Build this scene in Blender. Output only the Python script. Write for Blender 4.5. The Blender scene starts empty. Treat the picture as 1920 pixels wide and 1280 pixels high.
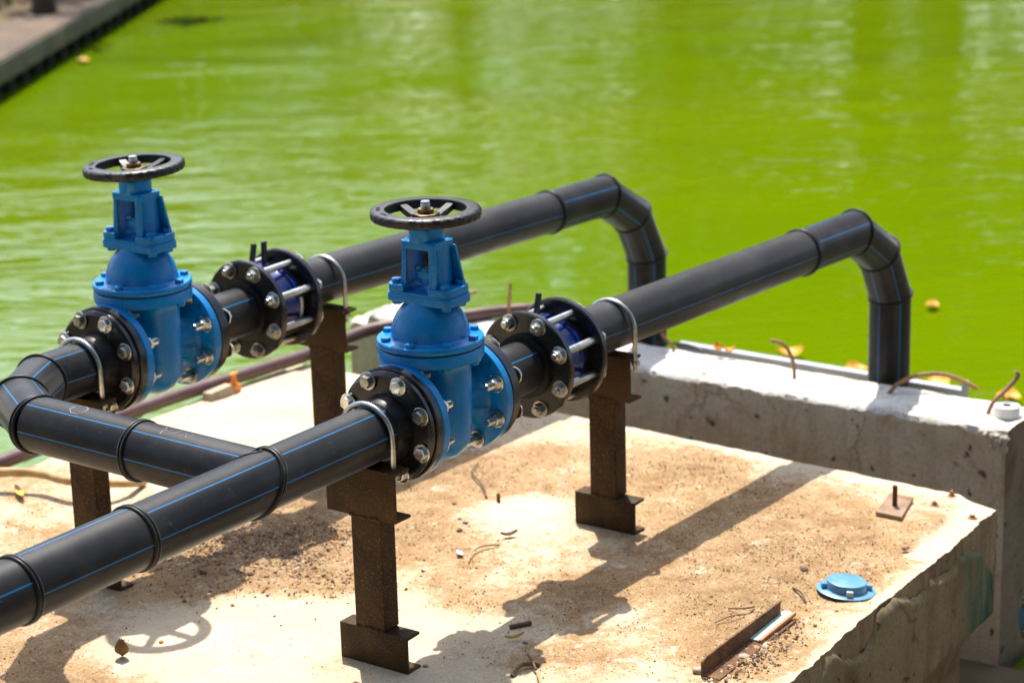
import bpy, bmesh, math, random
from mathutils import Vector, Matrix, noise
R_ = math.radians; PI = math.pi
random.seed(11)
S = bpy.context.scene
COL = S.collection

# ------------------------------------------------------------------ materials
def new_mat(name):
    m = bpy.data.materials.new(name); m.use_nodes = True
    nt = m.node_tree; b = nt.nodes['Principled BSDF']
    return m, nt, b
def N(nt, t, **k):
    n = nt.nodes.new(t)
    for a, v in k.items(): setattr(n, a, v)
    return n
def L(nt, a, b): nt.links.new(a, b)
def coords(nt, scale=(1, 1, 1), kind='Object'):
    tc = N(nt, 'ShaderNodeTexCoord'); mp = N(nt, 'ShaderNodeMapping')
    mp.inputs['Scale'].default_value = scale
    L(nt, tc.outputs[kind], mp.inputs['Vector']); return mp.outputs['Vector']
def tex(nt, vec, scale, detail=4, rough=.55, dist=0):
    n = N(nt, 'ShaderNodeTexNoise'); n.inputs['Scale'].default_value = scale
    n.inputs['Detail'].default_value = detail; n.inputs['Roughness'].default_value = rough
    n.inputs['Distortion'].default_value = dist
    L(nt, vec, n.inputs['Vector']); return n.outputs['Fac']
def ramp(nt, fac, stops, interp='LINEAR'):
    r = N(nt, 'ShaderNodeValToRGB'); r.color_ramp.interpolation = interp
    e = r.color_ramp.elements
    while len(e) < len(stops): e.new(.5)
    for k, (p, c) in enumerate(stops):
        e[k].position = p; e[k].color = (c if len(c) == 4 else (*c, 1)) if hasattr(c, '__len__') else (c, c, c, 1)
    L(nt, fac, r.inputs['Fac']); return r.outputs['Color']
def mix(nt, fac, a, b, mode='MIX'):
    m = N(nt, 'ShaderNodeMix', data_type='RGBA', blend_type=mode)
    for sock, v in ((m.inputs[0], fac), (m.inputs[6], a), (m.inputs[7], b)):
        if hasattr(v, 'links') or isinstance(v, bpy.types.NodeSocket): L(nt, v, sock)
        elif isinstance(v, (int, float)): sock.default_value = v
        else: sock.default_value = (*v, 1) if len(v) == 3 else v
    return m.outputs[2]
def math_(nt, op, a, b=0.0, c=0.0):
    m = N(nt, 'ShaderNodeMath', operation=op)
    for i, v in enumerate((a, b, c)):
        if isinstance(v, bpy.types.NodeSocket): L(nt, v, m.inputs[i])
        else: m.inputs[i].default_value = v
    return m.outputs[0]
def bump(nt, b, h, strength=.3, dist=.002):
    n = N(nt, 'ShaderNodeBump'); n.inputs['Strength'].default_value = strength
    n.inputs['Distance'].default_value = dist
    L(nt, h, n.inputs['Height']); L(nt, n.outputs['Normal'], b.inputs['Normal'])

M = {}
def paint(name, c, rough, bscale=160, bstr=.25, var=.12, coat=0.0, chip=None, spec=.4):
    m, nt, b = new_mat(name); v = coords(nt)
    n1 = tex(nt, v, 14, 5)
    d = tuple(x*(1-var) for x in c); l = tuple(min(1, x*(1+var)) for x in c)
    col = ramp(nt, n1, [(.3, d), (.7, l)])
    if chip:
        n2 = tex(nt, v, 38, 6, .7)
        k = ramp(nt, n2, [(.64, 0.), (.675, 1.)])
        col = mix(nt, k, col, chip)
    L(nt, col, b.inputs['Base Color'])
    rr = ramp(nt, tex(nt, v, 30, 4), [(.3, rough*.8), (.75, min(1, rough*1.35))])
    L(nt, rr, b.inputs['Roughness'])
    b.inputs['Specular IOR Level'].default_value = spec
    b.inputs['Coat Weight'].default_value = coat
    b.inputs['Coat Roughness'].default_value = .12
    bump(nt, b, tex(nt, v, bscale, 3), bstr, .0012)
    M[name] = m; return m
paint('blue_enamel', (.0, .186, .475), .27, 110, .65, .16, .0, (.002, .075, .20), .36)
paint('black_enamel', (.010, .0095, .0095), .28, 130, .3, .3, .2, (.045, .03, .02))
paint('wheel_black', (.012, .0115, .011), .40, 170, .7, .35, .1, (.10, .052, .02))
paint('dark_blue_enamel', (.0, .018, .17), .22, 90, .3, .15, .3)
paint('cap_blue', (.10, .265, .42), .33, 120, .2, .25, .1, (.30, .20, .13))
paint('black_rubber', (.012, .012, .012), .5, 80, .2)
paint('white_plastic', (.78, .77, .73), .4, 60, .1, .04)
paint('grey_steel', (.40, .41, .45), .45, 80, .2, .1)
paint('orange_plastic', (.78, .34, .035), .45, 70, .3, .16)
paint('tap_orange', (.70, .24, .03), .4, 70, .3, .2)
paint('pipe_oxide', (.105, .056, .05), .32, 60, .2, .25)
paint('sticker', (.70, .66, .60), .5, 20, .05, .1)

def metal(name, c, rough, dirt=(.20, .15, .07), amt=.62):
    m, nt, b = new_mat(name); v = coords(nt)
    k = ramp(nt, tex(nt, v, 60, 5, .65), [(amt-.06, 0.), (amt+.1, .7)])
    L(nt, mix(nt, k, c, dirt), b.inputs['Base Color'])
    b.inputs['Metallic'].default_value = .95
    L(nt, ramp(nt, tex(nt, v, 90, 4), [(.3, rough*.75), (.75, rough*1.5)]), b.inputs['Roughness'])
    bump(nt, b, tex(nt, v, 90, 2), .06, .0004)
    M[name] = m
def zinc_plain(name, c, r):
    m, nt, b = new_mat(name); v = coords(nt)
    L(nt, ramp(nt, tex(nt, v, 18, 3), [(.38, tuple(x*.55 for x in c)), (.62, c)]), b.inputs['Base Color'])
    b.inputs['Metallic'].default_value = 1; b.inputs['Roughness'].default_value = r; M[name] = m
zinc_plain('zinc_rod', (.60, .60, .56), .34); zinc_plain('zinc', (.78, .77, .71), .28)
metal('bronze', (.26, .155, .07), .42, (.06, .035, .018), .50)
metal('dark_bronze', (.12, .08, .045), .36, (.03, .02, .012), .5)
metal('brass', (.55, .38, .14), .35, (.18, .12, .05), .5)

def rust(name, dark, mid, hot, hotamt=.62, bstr=.5):
    m, nt, b = new_mat(name); v = coords(nt)
    n1 = tex(nt, v, 7, 8, .72, .5); n2 = tex(nt, v, 300, 4, .7)
    c = ramp(nt, n1, [(.34, dark), (.62, mid), (.78, tuple(x*1.7 for x in mid))])
    c = mix(nt, ramp(nt, n2, [(hotamt-.03, 0.), (hotamt+.07, 1.)]), c, hot)
    n3 = tex(nt, coords(nt, (26, 26, 3)), 1, 5)
    c = mix(nt, ramp(nt, n3, [(.5, 0.), (.75, .55)]), c, tuple(x*.5 for x in dark))
    L(nt, c, b.inputs['Base Color']); b.inputs['Roughness'].default_value = .62
    b.inputs['Specular IOR Level'].default_value = .18
    bump(nt, b, n2, bstr, .001); M[name] = m
rust('post_steel', (.024, .012, .004), (.066, .034, .010), (.21, .11, .034), .60)
rust('rusty_iron', (.045, .022, .012), (.16, .075, .032), (.30, .15, .06), .56, .9)
rust('rebar_rust', (.20, .095, .05), (.42, .22, .125), (.52, .30, .17), .55, .9)
rust('plate_rust', (.17, .105, .06), (.36, .27, .20), (.33, .15, .055), .54, .5)

def hdpe(name, stripes, grey=0.0):
    phase = .5-((.5*stripes) % 1)
    m, nt, b = new_mat(name)
    tc = N(nt, 'ShaderNodeTexCoord'); sp = N(nt, 'ShaderNodeSeparateXYZ')
    L(nt, tc.outputs['UV'], sp.inputs[0])
    v = coords(nt)
    n1 = tex(nt, v, 7, 6, .6)
    dust = ramp(nt, n1, [(.44, .01+grey), (.82, .42+grey)])
    c = mix(nt, dust, (.0034, .0036, .0044), (.070, .065, .061))
    # scuffs: short scratches and specks
    n2 = tex(nt, v, 46, 7, .75)
    c = mix(nt, ramp(nt, n2, [(.635, 0.), (.675, .5)]), c, (.10, .095, .09))
    n4 = tex(nt, coords(nt, (14, 70, 70)), 1.0, 6, .75, 1.2)
    c = mix(nt, ramp(nt, n4, [(.62, 0.), (.67, .5)]), c, (.075, .072, .07))
    if stripes:
        fr = math_(nt, 'FRACT', math_(nt, 'MULTIPLY_ADD', sp.outputs[0], float(stripes), phase))
        dd = math_(nt, 'ABSOLUTE', math_(nt, 'SUBTRACT', fr, .5))
        k = math_(nt, 'LESS_THAN', dd, .0033*stripes)
        c = mix(nt, k, c, mix(nt, dust, (.0, .15, .38), (.025, .17, .33)))
    L(nt, c, b.inputs['Base Color'])
    L(nt, ramp(nt, tex(nt, v, 22, 5), [(.3, .36), (.75, .50)]), b.inputs['Roughness'])
    b.inputs['Specular IOR Level'].default_value = .22
    bump(nt, b, tex(nt, v, 26, 5, .65), .18, .0012); b.inputs['Sheen Weight'].default_value = .17; b.inputs['Sheen Roughness'].default_value = .35; M[name] = m
hdpe('hdpe_two', 2, .16); hdpe('hdpe_pipe', 6); hdpe('hdpe_four', 4); hdpe('hdpe_six', 6.6); hdpe('hdpe_bead', 0)

def concrete(name, a, bcol, stain, streak=True, green=None, bs=.6):
    m, nt, b = new_mat(name); v = coords(nt)
    c = ramp(nt, tex(nt, v, 3.2, 7, .62), [(.3, a), (.7, bcol)])
    n2 = tex(nt, v, 4.2, 8, .72, .7)
    c = mix(nt, ramp(nt, n2, [(.50, 0.), (.66, .8)]), c, stain)
    n6 = tex(nt, v, 13, 6, .7, .3)
    c = mix(nt, ramp(nt, n6, [(.60, 0.), (.70, .6)]), c, tuple(x*.55 for x in stain))
    if streak:
        n3 = tex(nt, coords(nt, (22, 22, 1.6)), 1, 6, .6)
        c = mix(nt, ramp(nt, n3, [(.52, 0.), (.75, .34)]), c, tuple(x*.6 for x in stain))
        n5 = tex(nt, coords(nt, (34, 34, 1.1)), 1, 5, .6)
        c = mix(nt, ramp(nt, n5, [(.58, 0.), (.75, .2)]), c, tuple(min(1, x*1.25) for x in bcol))
    wv = N(nt, 'ShaderNodeTexVoronoi', feature='DISTANCE_TO_EDGE'); wv.inputs['Scale'].default_value = 1.7
    mxv = N(nt, 'ShaderNodeVectorMath', operation='ADD'); L(nt, v, mxv.inputs[0])
    nz = N(nt, 'ShaderNodeTexNoise'); nz.inputs['Scale'].default_value = 7; nz.inputs['Detail'].default_value = 6; L(nt, v, nz.inputs['Vector'])
    scl = N(nt, 'ShaderNodeVectorMath', operation='SCALE'); scl.inputs['Scale'].default_value = .22; L(nt, nz.outputs['Color'], scl.inputs[0]); L(nt, scl.outputs[0], mxv.inputs[1])
    L(nt, mxv.outputs[0], wv.inputs['Vector'])
    crk = math_(nt, 'MULTIPLY', ramp(nt, wv.outputs['Distance'], [(.004, 1.), (.011, 0.)]), ramp(nt, tex(nt, v, 2.3, 3), [(.50, 0.), (.60, .42)]))
    c = mix(nt, crk, c, tuple(x*.28 for x in stain))
    pits = tex(nt, v, 26, 3, .5)
    c = mix(nt, ramp(nt, pits, [(.66, 0.), (.70, .85)]), c, (.045, .033, .022))
    fine = tex(nt, v, 140, 4, .7)
    c = mix(nt, ramp(nt, fine, [(.36, .35), (.52, 0.)]), c, tuple(x*.5 for x in stain))
    if green:
        at = N(nt, 'ShaderNodeAttribute', attribute_name='paint')
        k = math_(nt, 'MULTIPLY', at.outputs['Fac'], ramp(nt, tex(nt, coords(nt, (24, 24, 6)), 1, 6, .6), [(.36, .25), (.56, 1.)]))
        c = mix(nt, k, c, green)
    L(nt, c, b.inputs['Base Color']); b.inputs['Roughness'].default_value = .9
    b.inputs['Specular IOR Level'].default_value = .25
    h = math_(nt, 'ADD', tex(nt, v, 60, 6, .7), math_(nt, 'MULTIPLY', tex(nt, v, 12, 5), 1.5))
    bump(nt, b, h, bs, .004); M[name] = m
concrete('wall_concrete', (.54, .45, .315), (.68, .585, .44), (.42, .26, .14))
concrete('wall_top', (.60, .56, .50), (.80, .77, .71), (.40, .31, .22), False, bs=1.0)
concrete('wall_end', (.155, .115, .068), (.235, .18, .115), (.13, .075, .035))  # browner dirt tone, darkened further to stand in for shade on that side
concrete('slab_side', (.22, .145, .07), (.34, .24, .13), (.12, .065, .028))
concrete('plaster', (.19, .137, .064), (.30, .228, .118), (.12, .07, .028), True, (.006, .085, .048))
concrete('mortar', (.44, .35, .24), (.58, .48, .35), (.30, .2, .11), False)
concrete('coping', (.13, .115, .098), (.20, .175, .145), (.10, .085, .065))
concrete('coping_top_shaded', (.085, .066, .052), (.15, .115, .085), (.24, .16, .09), False)  # tree shade and warm sunlit patches put into the coping's colour
concrete('dark_stone', (.022, .02, .018), (.05, .045, .038), (.02, .018, .015), False)

# slab top: pale screed under a drift of sand (amount stored per vertex)
m, nt, b = new_mat('slab_top'); v = coords(nt)
at = N(nt, 'ShaderNodeAttribute', attribute_name='dirt'); D = at.outputs['Fac']
pale = ramp(nt, tex(nt, v, 5, 7, .6), [(.3, (.50, .395, .262)), (.72, (.625, .515, .365))])
sand = ramp(nt, tex(nt, v, 16, 8, .7), [(.28, (.26, .15, .066)), (.5, (.42, .268, .132)), (.75, (.56, .405, .24))])
brk = tex(nt, v, 34, 8, .78)
k = math_(nt, 'ADD', math_(nt, 'MULTIPLY', D, 1.25), math_(nt, 'MULTIPLY', math_(nt, 'SUBTRACT', brk, .5), 1.7))
k = ramp(nt, k, [(.30, 0.), (.62, 1.)])
c = mix(nt, k, pale, sand)
sp1 = tex(nt, v, 170, 4, .7); sp2 = tex(nt, v, 95, 5, .75)
c = mix(nt, math_(nt, 'MULTIPLY', ramp(nt, sp1, [(.535, 0.), (.63, .85)]), ramp(nt, D, [(.0, .22), (.6, 1.)])), c, (.19, .11, .052))
c = mix(nt, math_(nt, 'MULTIPLY', ramp(nt, sp2, [(.66, 0.), (.70, .85)]), ramp(nt, D, [(.0, .45), (.6, 1.)])), c, (.07, .042, .022))
c = mix(nt, ramp(nt, tex(nt, v, 75, 4, .6), [(.60, 0.), (.70, .55)]), c, (.76, .66, .50))
c = mix(nt, math_(nt, 'MULTIPLY', ramp(nt, tex(nt, v, 230, 3, .7), [(.38, .42), (.52, 0.)]), ramp(nt, D, [(.05, .15), (.6, 1.)])), c, (.22, .13, .062))
c = mix(nt, ramp(nt, tex(nt, v, 8.5, 8, .75, .6), [(.58, 0.), (.65, .35)]), c, (.38, .25, .13))
c = mix(nt, ramp(nt, tex(nt, v, 11, 8, .75, .3), [(.60, 0.), (.65, .75)]), c, (.66, .57, .44))
L(nt, c, b.inputs['Base Color']); b.inputs['Roughness'].default_value = .95
b.inputs['Specular IOR Level'].default_value = .15
h = math_(nt, 'ADD', math_(nt, 'MULTIPLY', tex(nt, v, 110, 7, .75), math_(nt, 'MULTIPLY_ADD', D, 1.2, .35)), math_(nt, 'MULTIPLY', tex(nt, v, 22, 5), .8))
bump(nt, b, h, .8, .007); M['slab_top'] = m

# loose stones, colour per vertex
m, nt, b = new_mat('stones'); at = N(nt, 'ShaderNodeAttribute', attribute_name='tint')
L(nt, mix(nt, .5, at.outputs['Color'], mix(nt, 1.0, at.outputs['Color'], ramp(nt, tex(nt, coords(nt), 200, 4), [(.3, .6), (.7, 1.25)]), 'MULTIPLY')), b.inputs['Base Color'])
b.inputs['Roughness'].default_value = .85; M['stones'] = m

def flat(name, c, c2, scale=12, rough=.7, spec=.3):
    m, nt, b = new_mat(name); v = coords(nt)
    L(nt, ramp(nt, tex(nt, v, scale, 6, .65), [(.32, c), (.7, c2)]), b.inputs['Base Color'])
    b.inputs['Roughness'].default_value = rough; b.inputs['Specular IOR Level'].default_value = spec
    bump(nt, b, tex(nt, v, scale*8, 5), .4, .002); M[name] = m
flat('twig_bark', (.075, .045, .025), (.16, .10, .055), 60)
flat('pale_twig', (.34, .24, .12), (.50, .37, .2), 60)
flat('root_bark', (.33, .20, .08), (.52, .36, .17), 30)
flat('yellow_leaf', (.50, .30, .03), (.68, .46, .08), 50, .5)
flat('orange_leaf', (.62, .24, .02), (.75, .38, .03), 50, .5)
flat('brown_leaf', (.10, .055, .02), (.24, .13, .045), 60, .6)
flat('grey_stone', (.17, .18, .19), (.30, .31, .32), 40)
flat('brown_stone', (.14, .08, .04), (.30, .19, .10), 40)
flat('pale_stone', (.30, .24, .17), (.48, .40, .30), 30)
flat('brick_red', (.36, .13, .05), (.50, .23, .10), 30)
flat('mint_paint', (.28, .44, .36), (.46, .60, .50), 24)
flat('chalk', (.36, .35, .33), (.52, .51, .48), 300, .9)
flat('soil', (.045, .036, .022), (.17, .115, .06), 2.2, .95)
flat('grass_green', (.05, .09, .02), (.11, .17, .04), 4, .7)
flat('dead_wood', (.03, .02, .012), (.07, .045, .025), 12)
flat('tree_bark', (.10, .075, .05), (.20, .16, .11), 6)
flat('tree_leaf', (.045, .085, .012), (.10, .155, .025), .7, .5)
flat('strip_green', (.10, .30, .20), (.22, .46, .33), 10, .4)
flat('block_stone', (.30, .235, .15), (.44, .36, .25), 25)

# algae-green pond
m, nt, b = new_mat('pond_water'); v = coords(nt)
c = ramp(nt, tex(nt, coords(nt, (.16, .16, .16)), 1, 4, .5), [(.3, (.090, .160, .0002)), (.7, (.128, .178, .0003))])
L(nt, c, b.inputs['Base Color']); b.inputs['Roughness'].default_value = .06
b.inputs['IOR'].default_value = 1.5
rot = N(nt, 'ShaderNodeMapping'); rot.inputs['Rotation'].default_value = (0, 0, R_(-38))
tc = N(nt, 'ShaderNodeTexCoord'); L(nt, tc.outputs['Object'], rot.inputs['Vector'])
def stretch(sx, sy):
    mp = N(nt, 'ShaderNodeMapping'); mp.inputs['Scale'].default_value = (sx, sy, 1)
    L(nt, rot.outputs['Vector'], mp.inputs['Vector']); return mp.outputs['Vector']
w1 = tex(nt, stretch(2.2, .8), 1, 2, .5, .4); w2 = tex(nt, stretch(7.5, 2.6), 1, 2, .5, .3); w3 = tex(nt, stretch(.5, .3), 1, 2, .5)
def ridge(n): return math_(nt, 'SUBTRACT', 1.0, math_(nt, 'ABSOLUTE', math_(nt, 'MULTIPLY_ADD', n, 2.0, -1.0)))
calm = ramp(nt, w3, [(.36, .30), (.62, 1.)])
h = math_(nt, 'ADD', math_(nt, 'MULTIPLY', w1, .80), math_(nt, 'MULTIPLY', ridge(w2), .32))
h = math_(nt, 'MULTIPLY', h, calm)
bump(nt, b, h, 1.0, .040); M['pond_water'] = m

# ------------------------------------------------------------------ mesh builder
class MB:
    def __init__(s): s.v = []; s.f = []; s.uv = []
    def add(s, vs, fs, T=None, uvs=None):
        o = len(s.v)
        for p in vs:
            p = Vector(p); s.v.append(T @ p if T else p)
        for i, f in enumerate(fs):
            s.f.append([k+o for k in f]); s.uv.append(uvs[i] if uvs else [(0., 0.)]*len(f))
    def rings(s, rings, T=None, cap=True, closed=False, uvlen=None):
        n = len(rings[0]); vs = [p for r in rings for p in r]; fs = []; uvs = []
        m = len(rings); idx = range(m) if closed else range(m-1)
        for i in idx:
            j = (i+1) % m
            for k in range(n):
                q = (k+1) % n
                fs.append((i*n+k, i*n+q, j*n+q, j*n+k))
                u0, u1 = k/n, (k+1)/n
                v0, v1 = (uvlen[i], uvlen[j]) if uvlen else (0, 1)
                uvs.append([(u0, v0), (u1, v0), (u1, v1), (u0, v1)])
        if cap and not closed:
            fs.append(tuple(reversed(range(n)))); uvs.append([(.25/6+.02, 0)]*n)
            fs.append(tuple((m-1)*n+k for k in range(n))); uvs.append([(.25/6+.02, 0)]*n)
        s.add(vs, fs, T, uvs)
    def lathe(s, prof, n=40, T=None, closed=False, mod=None):
        rr = []
        for (r, z) in prof:
            rr.append([((r*(mod(2*PI*k/n, r, z) if mod else 1))*math.cos(2*PI*k/n), (r*(mod(2*PI*k/n, r, z) if mod else 1))*math.sin(2*PI*k/n), z) for k in range(n)])
        s.rings(rr, T, not closed, closed)
    def box(s, x0, x1, y0, y1, z0, z1, T=None):
        s.add([(x0,y0,z0),(x1,y0,z0),(x1,y1,z0),(x0,y1,z0),(x0,y0,z1),(x1,y0,z1),(x1,y1,z1),(x0,y1,z1)],
              [(3,2,1,0),(4,5,6,7),(0,1,5,4),(1,2,6,5),(2,3,7,6),(3,0,4,7)], T)
    def hexa(s, b, t, T=None):
        s.add(list(b)+list(t), [(3,2,1,0),(4,5,6,7),(0,1,5,4),(1,2,6,5),(2,3,7,6),(3,0,4,7)], T)
    def prism(s, poly, z0, z1, T=None):
        n = len(poly)
        s.add([(x,y,z0) for x,y in poly]+[(x,y,z1) for x,y in poly],
              [tuple(reversed(range(n))), tuple(range(n,2*n))]+[(k,(k+1)%n,n+(k+1)%n,n+k) for k in range(n)], T)
    def tube(s, pts, r, n=12, T=None, closed=False, cap=True):
        pts = [Vector(p) for p in pts]; m = len(pts); rr = []; L_ = [0.]; ref = None
        for i in range(m):
            a = pts[i-1] if (i or closed) else None; c = pts[(i+1) % m] if (i < m-1 or closed) else None
            d0 = (pts[i]-a).normalized() if a is not None else (c-pts[i]).normalized()
            d1 = (c-pts[i]).normalized() if c is not None else d0
            t = (d0+d1).normalized()
            if ref is None: ref = t.orthogonal().normalized()
            ref = (ref-t*ref.dot(t)).normalized(); bi = t.cross(ref)
            ri = r[i] if isinstance(r, (list, tuple)) else r
            k = 1/max(.5, t.dot(d1)); 
            rr.append([pts[i]+(ref*math.cos(2*PI*q/n)+bi*math.sin(2*PI*q/n))*ri for q in range(n)])
            if i: L_.append(L_[-1]+(pts[i]-pts[i-1]).length)
        s.rings(rr, T, cap, closed, None if closed else L_)
    def build(s, name, mat, parent=None, bevel=0, segs=2, ang=32, loc=None, attrs=None, flat_=False):
        me = bpy.data.meshes.new(name)
        base = wl(parent) if parent else (Vector(loc) if loc is not None else Vector())
        me.from_pydata([tuple(p-base) for p in s.v], [], s.f)
        ul = me.uv_layers.new(name='UVMap')
        i = 0
        for fu in s.uv:
            for q in fu: ul.data[i].uv = q; i += 1
        if attrs:
            for an, (kind, vals) in attrs.items():
                a = me.attributes.new(an, kind, 'POINT')
                for q, val in enumerate(vals):
                    if kind == 'FLOAT': a.data[q].value = val
                    else: a.data[q].color = val
        bm = bmesh.new(); bm.from_mesh(me)
        if not attrs: bmesh.ops.recalc_face_normals(bm, faces=bm.faces[:])
        if bevel:
            es = [e for e in bm.edges if len(e.link_faces) == 2 and e.calc_face_angle(0) > R_(38)]
            bmesh.ops.bevel(bm, geom=es, offset=bevel, segments=segs, profile=.6, affect='EDGES', clamp_overlap=True)
        bm.to_mesh(me); bm.free()
        if not flat_:
            me.polygons.foreach_set('use_smooth', [True]*len(me.polygons)); me.set_sharp_from_angle(angle=R_(ang))
        me.materials.append(M[mat]); me.update()
        o = bpy.data.objects.new(name, me); COL.objects.link(o)
        if parent: o.parent = parent
        elif loc is not None: o.location = loc
        return o
def wl(o):
    p = Vector()
    while o is not None: p += o.location; o = o.parent
    return p
def tag(o, label=None, cat=None, group=None, kind=None):
    if label: o['label'] = label
    if cat: o['category'] = cat
    if group: o['group'] = group
    if kind: o['kind'] = kind
    return o
def empty(name, loc, label=None, cat=None, group=None):
    o = bpy.data.objects.new(name, None); COL.objects.link(o); o.location = loc; o.empty_display_size = .05
    return tag(o, label, cat, group)
def children(o): return [c for c in COL.objects if c.parent == o]
def copy_tree(o, parent=None):
    c = o.copy(); COL.objects.link(c)
    if parent: c.parent = parent
    for ch in children(o): copy_tree(ch, c)
    return c
TX = Matrix.Rotation(PI/2, 4, 'Y')            # local z -> world x
def at_(x, y, z, R=None): return Matrix.Translation((x, y, z)) @ (R if R else Matrix())
def frame(p, d):                               # local z along d at p
    return Matrix.Translation(p) @ Vector(d).to_track_quat('Z', 'Y').to_matrix().to_4x4()
def lerp(a, b, t): return a+(b-a)*t

# ------------------------------------------------------------------ pipe with mitred joints
PR = .055
def mitre(pts, r=PR, n=56, ref=(0, 0, 1)):
    """rings of a mitred pipe; u = angle from ref"""
    pts = [Vector(p) for p in pts]; rr = []; ln = []; tot = 0; ref = Vector(ref)
    for i, p in enumerate(pts):
        d0 = (p-pts[i-1]).normalized() if i else (pts[1]-p).normalized()
        d1 = (pts[i+1]-p).normalized() if i < len(pts)-1 else d0
        if i: tot += (p-pts[i-1]).length
        nrm = (d0+d1).normalized()
        ref = (ref-d0*ref.dot(d0)).normalized(); bi = d0.cross(ref)
        ring = []
        for k in range(n):
            a = 2*PI*k/n; q = (ref*math.cos(a)+bi*math.sin(a))*r
            q = q-d0*(q.dot(nrm)/d0.dot(nrm)); ring.append(p+q)
        rr.append(ring); ln.append(tot)
        if d1 != d0:
            ref = (d1.to_track_quat('Z', 'Y').to_matrix() @ Vector((0, 0, 0))) if False else (ref-d1*ref.dot(d1)).normalized()
    return rr, ln
def bead(parent, p, d, nrm=None, ridge=.0036, double=True):
    """weld bead ring round a pipe at p; plane normal nrm"""
    mb = MB(); d = Vector(d).normalized(); nrm = Vector(nrm).normalized() if nrm is not None else d
    a = d.orthogonal().normalized(); b_ = d.cross(a)
    for off in ((-.0036, .0036) if double else (0,)):
        pts = []
        for k in range(56):
            t = 2*PI*k/56; q = (a*math.cos(t)+b_*math.sin(t))*(PR+.0012)
            q = q-d*(q.dot(nrm)/d.dot(nrm)); pts.append(Vector(p)+q+d*off)
        mb.tube(pts, ridge*(1 if double else 1.25), 10, closed=True)
    return mb.build('weld_bead', 'hdpe_bead', parent, ang=60)

# ------------------------------------------------------------------ bolts
def hexprof(mb, T, rad, h):
    mb.lathe([(rad*.97, 0), (rad, h*.04), (rad, h*.90), (rad*.92, h)], 6, T)
def washer(mb, T, r, t=.0028): mb.lathe([(r*.96, 0), (r, t*.3), (r, t*.75), (r*.94, t)], 28, T)
LET = {'B': [(0,0,0,1),(0,1,.6,.9),(.6,.9,.6,.6),(.6,.6,0,.5),(.6,.5,.65,.15),(.65,.15,0,0)], 'F': [(0,0,0,1),(0,1,.65,1),(0,.5,.5,.5)], 'C': [(.65,.9,.3,1),(.3,1,0,.7),(0,.7,0,.3),(0,.3,.3,0),(.3,0,.65,.1)]}
def flange_bolt(x_head, x_nut, tail, ang, pcd, text=True, spin=0.0):
    """hex bolt along +x: head on the low-x side if tail>0, else reversed"""
    mb = MB(); s = 1 if tail > 0 else -1
    y, z = pcd*math.cos(ang), pcd*math.sin(ang)
    F = at_(x_head, y, z, (TX if s < 0 else Matrix.Rotation(-PI/2, 4, 'Y')) @ Matrix.Rotation(spin, 4, 'Z'))
    washer(mb, F, .0183); T = F @ Matrix.Translation((0, 0, .0028))
    hexprof(mb, T, .0124, .0102)
    if text:
        for i, ch in enumerate('BFC'):
            A = T @ Matrix.Rotation(R_(40-40*i), 4, 'Z') @ Matrix.Translation((-.0017, .0048, .0102))
            for (x0, y0, x1, y1) in LET[ch]:
                mb.tube([(x0*.0045, y0*.0040, 0), (x1*.0045, y1*.0040, 0)], .00042, 5, A)
    G = at_(x_nut, y, z, (TX if s > 0 else Matrix.Rotation(-PI/2, 4, 'Y')) @ Matrix.Rotation(spin*1.7+.3, 4, 'Z'))
    washer(mb, G, .0183); hexprof(mb, G @ Matrix.Translation((0, 0, .0028)), .0126, .0125)
    L0 = -(abs(x_nut-x_head))+.002; L1 = abs(tail)
    prof = [(.0076, L0)]; q = .014
    while q < L1-.002: prof += [(.0079, q), (.0070, q+.001)]; q += .002
    prof += [(.0062, L1)]
    mb.lathe(prof, 16, G)
    return mb

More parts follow.
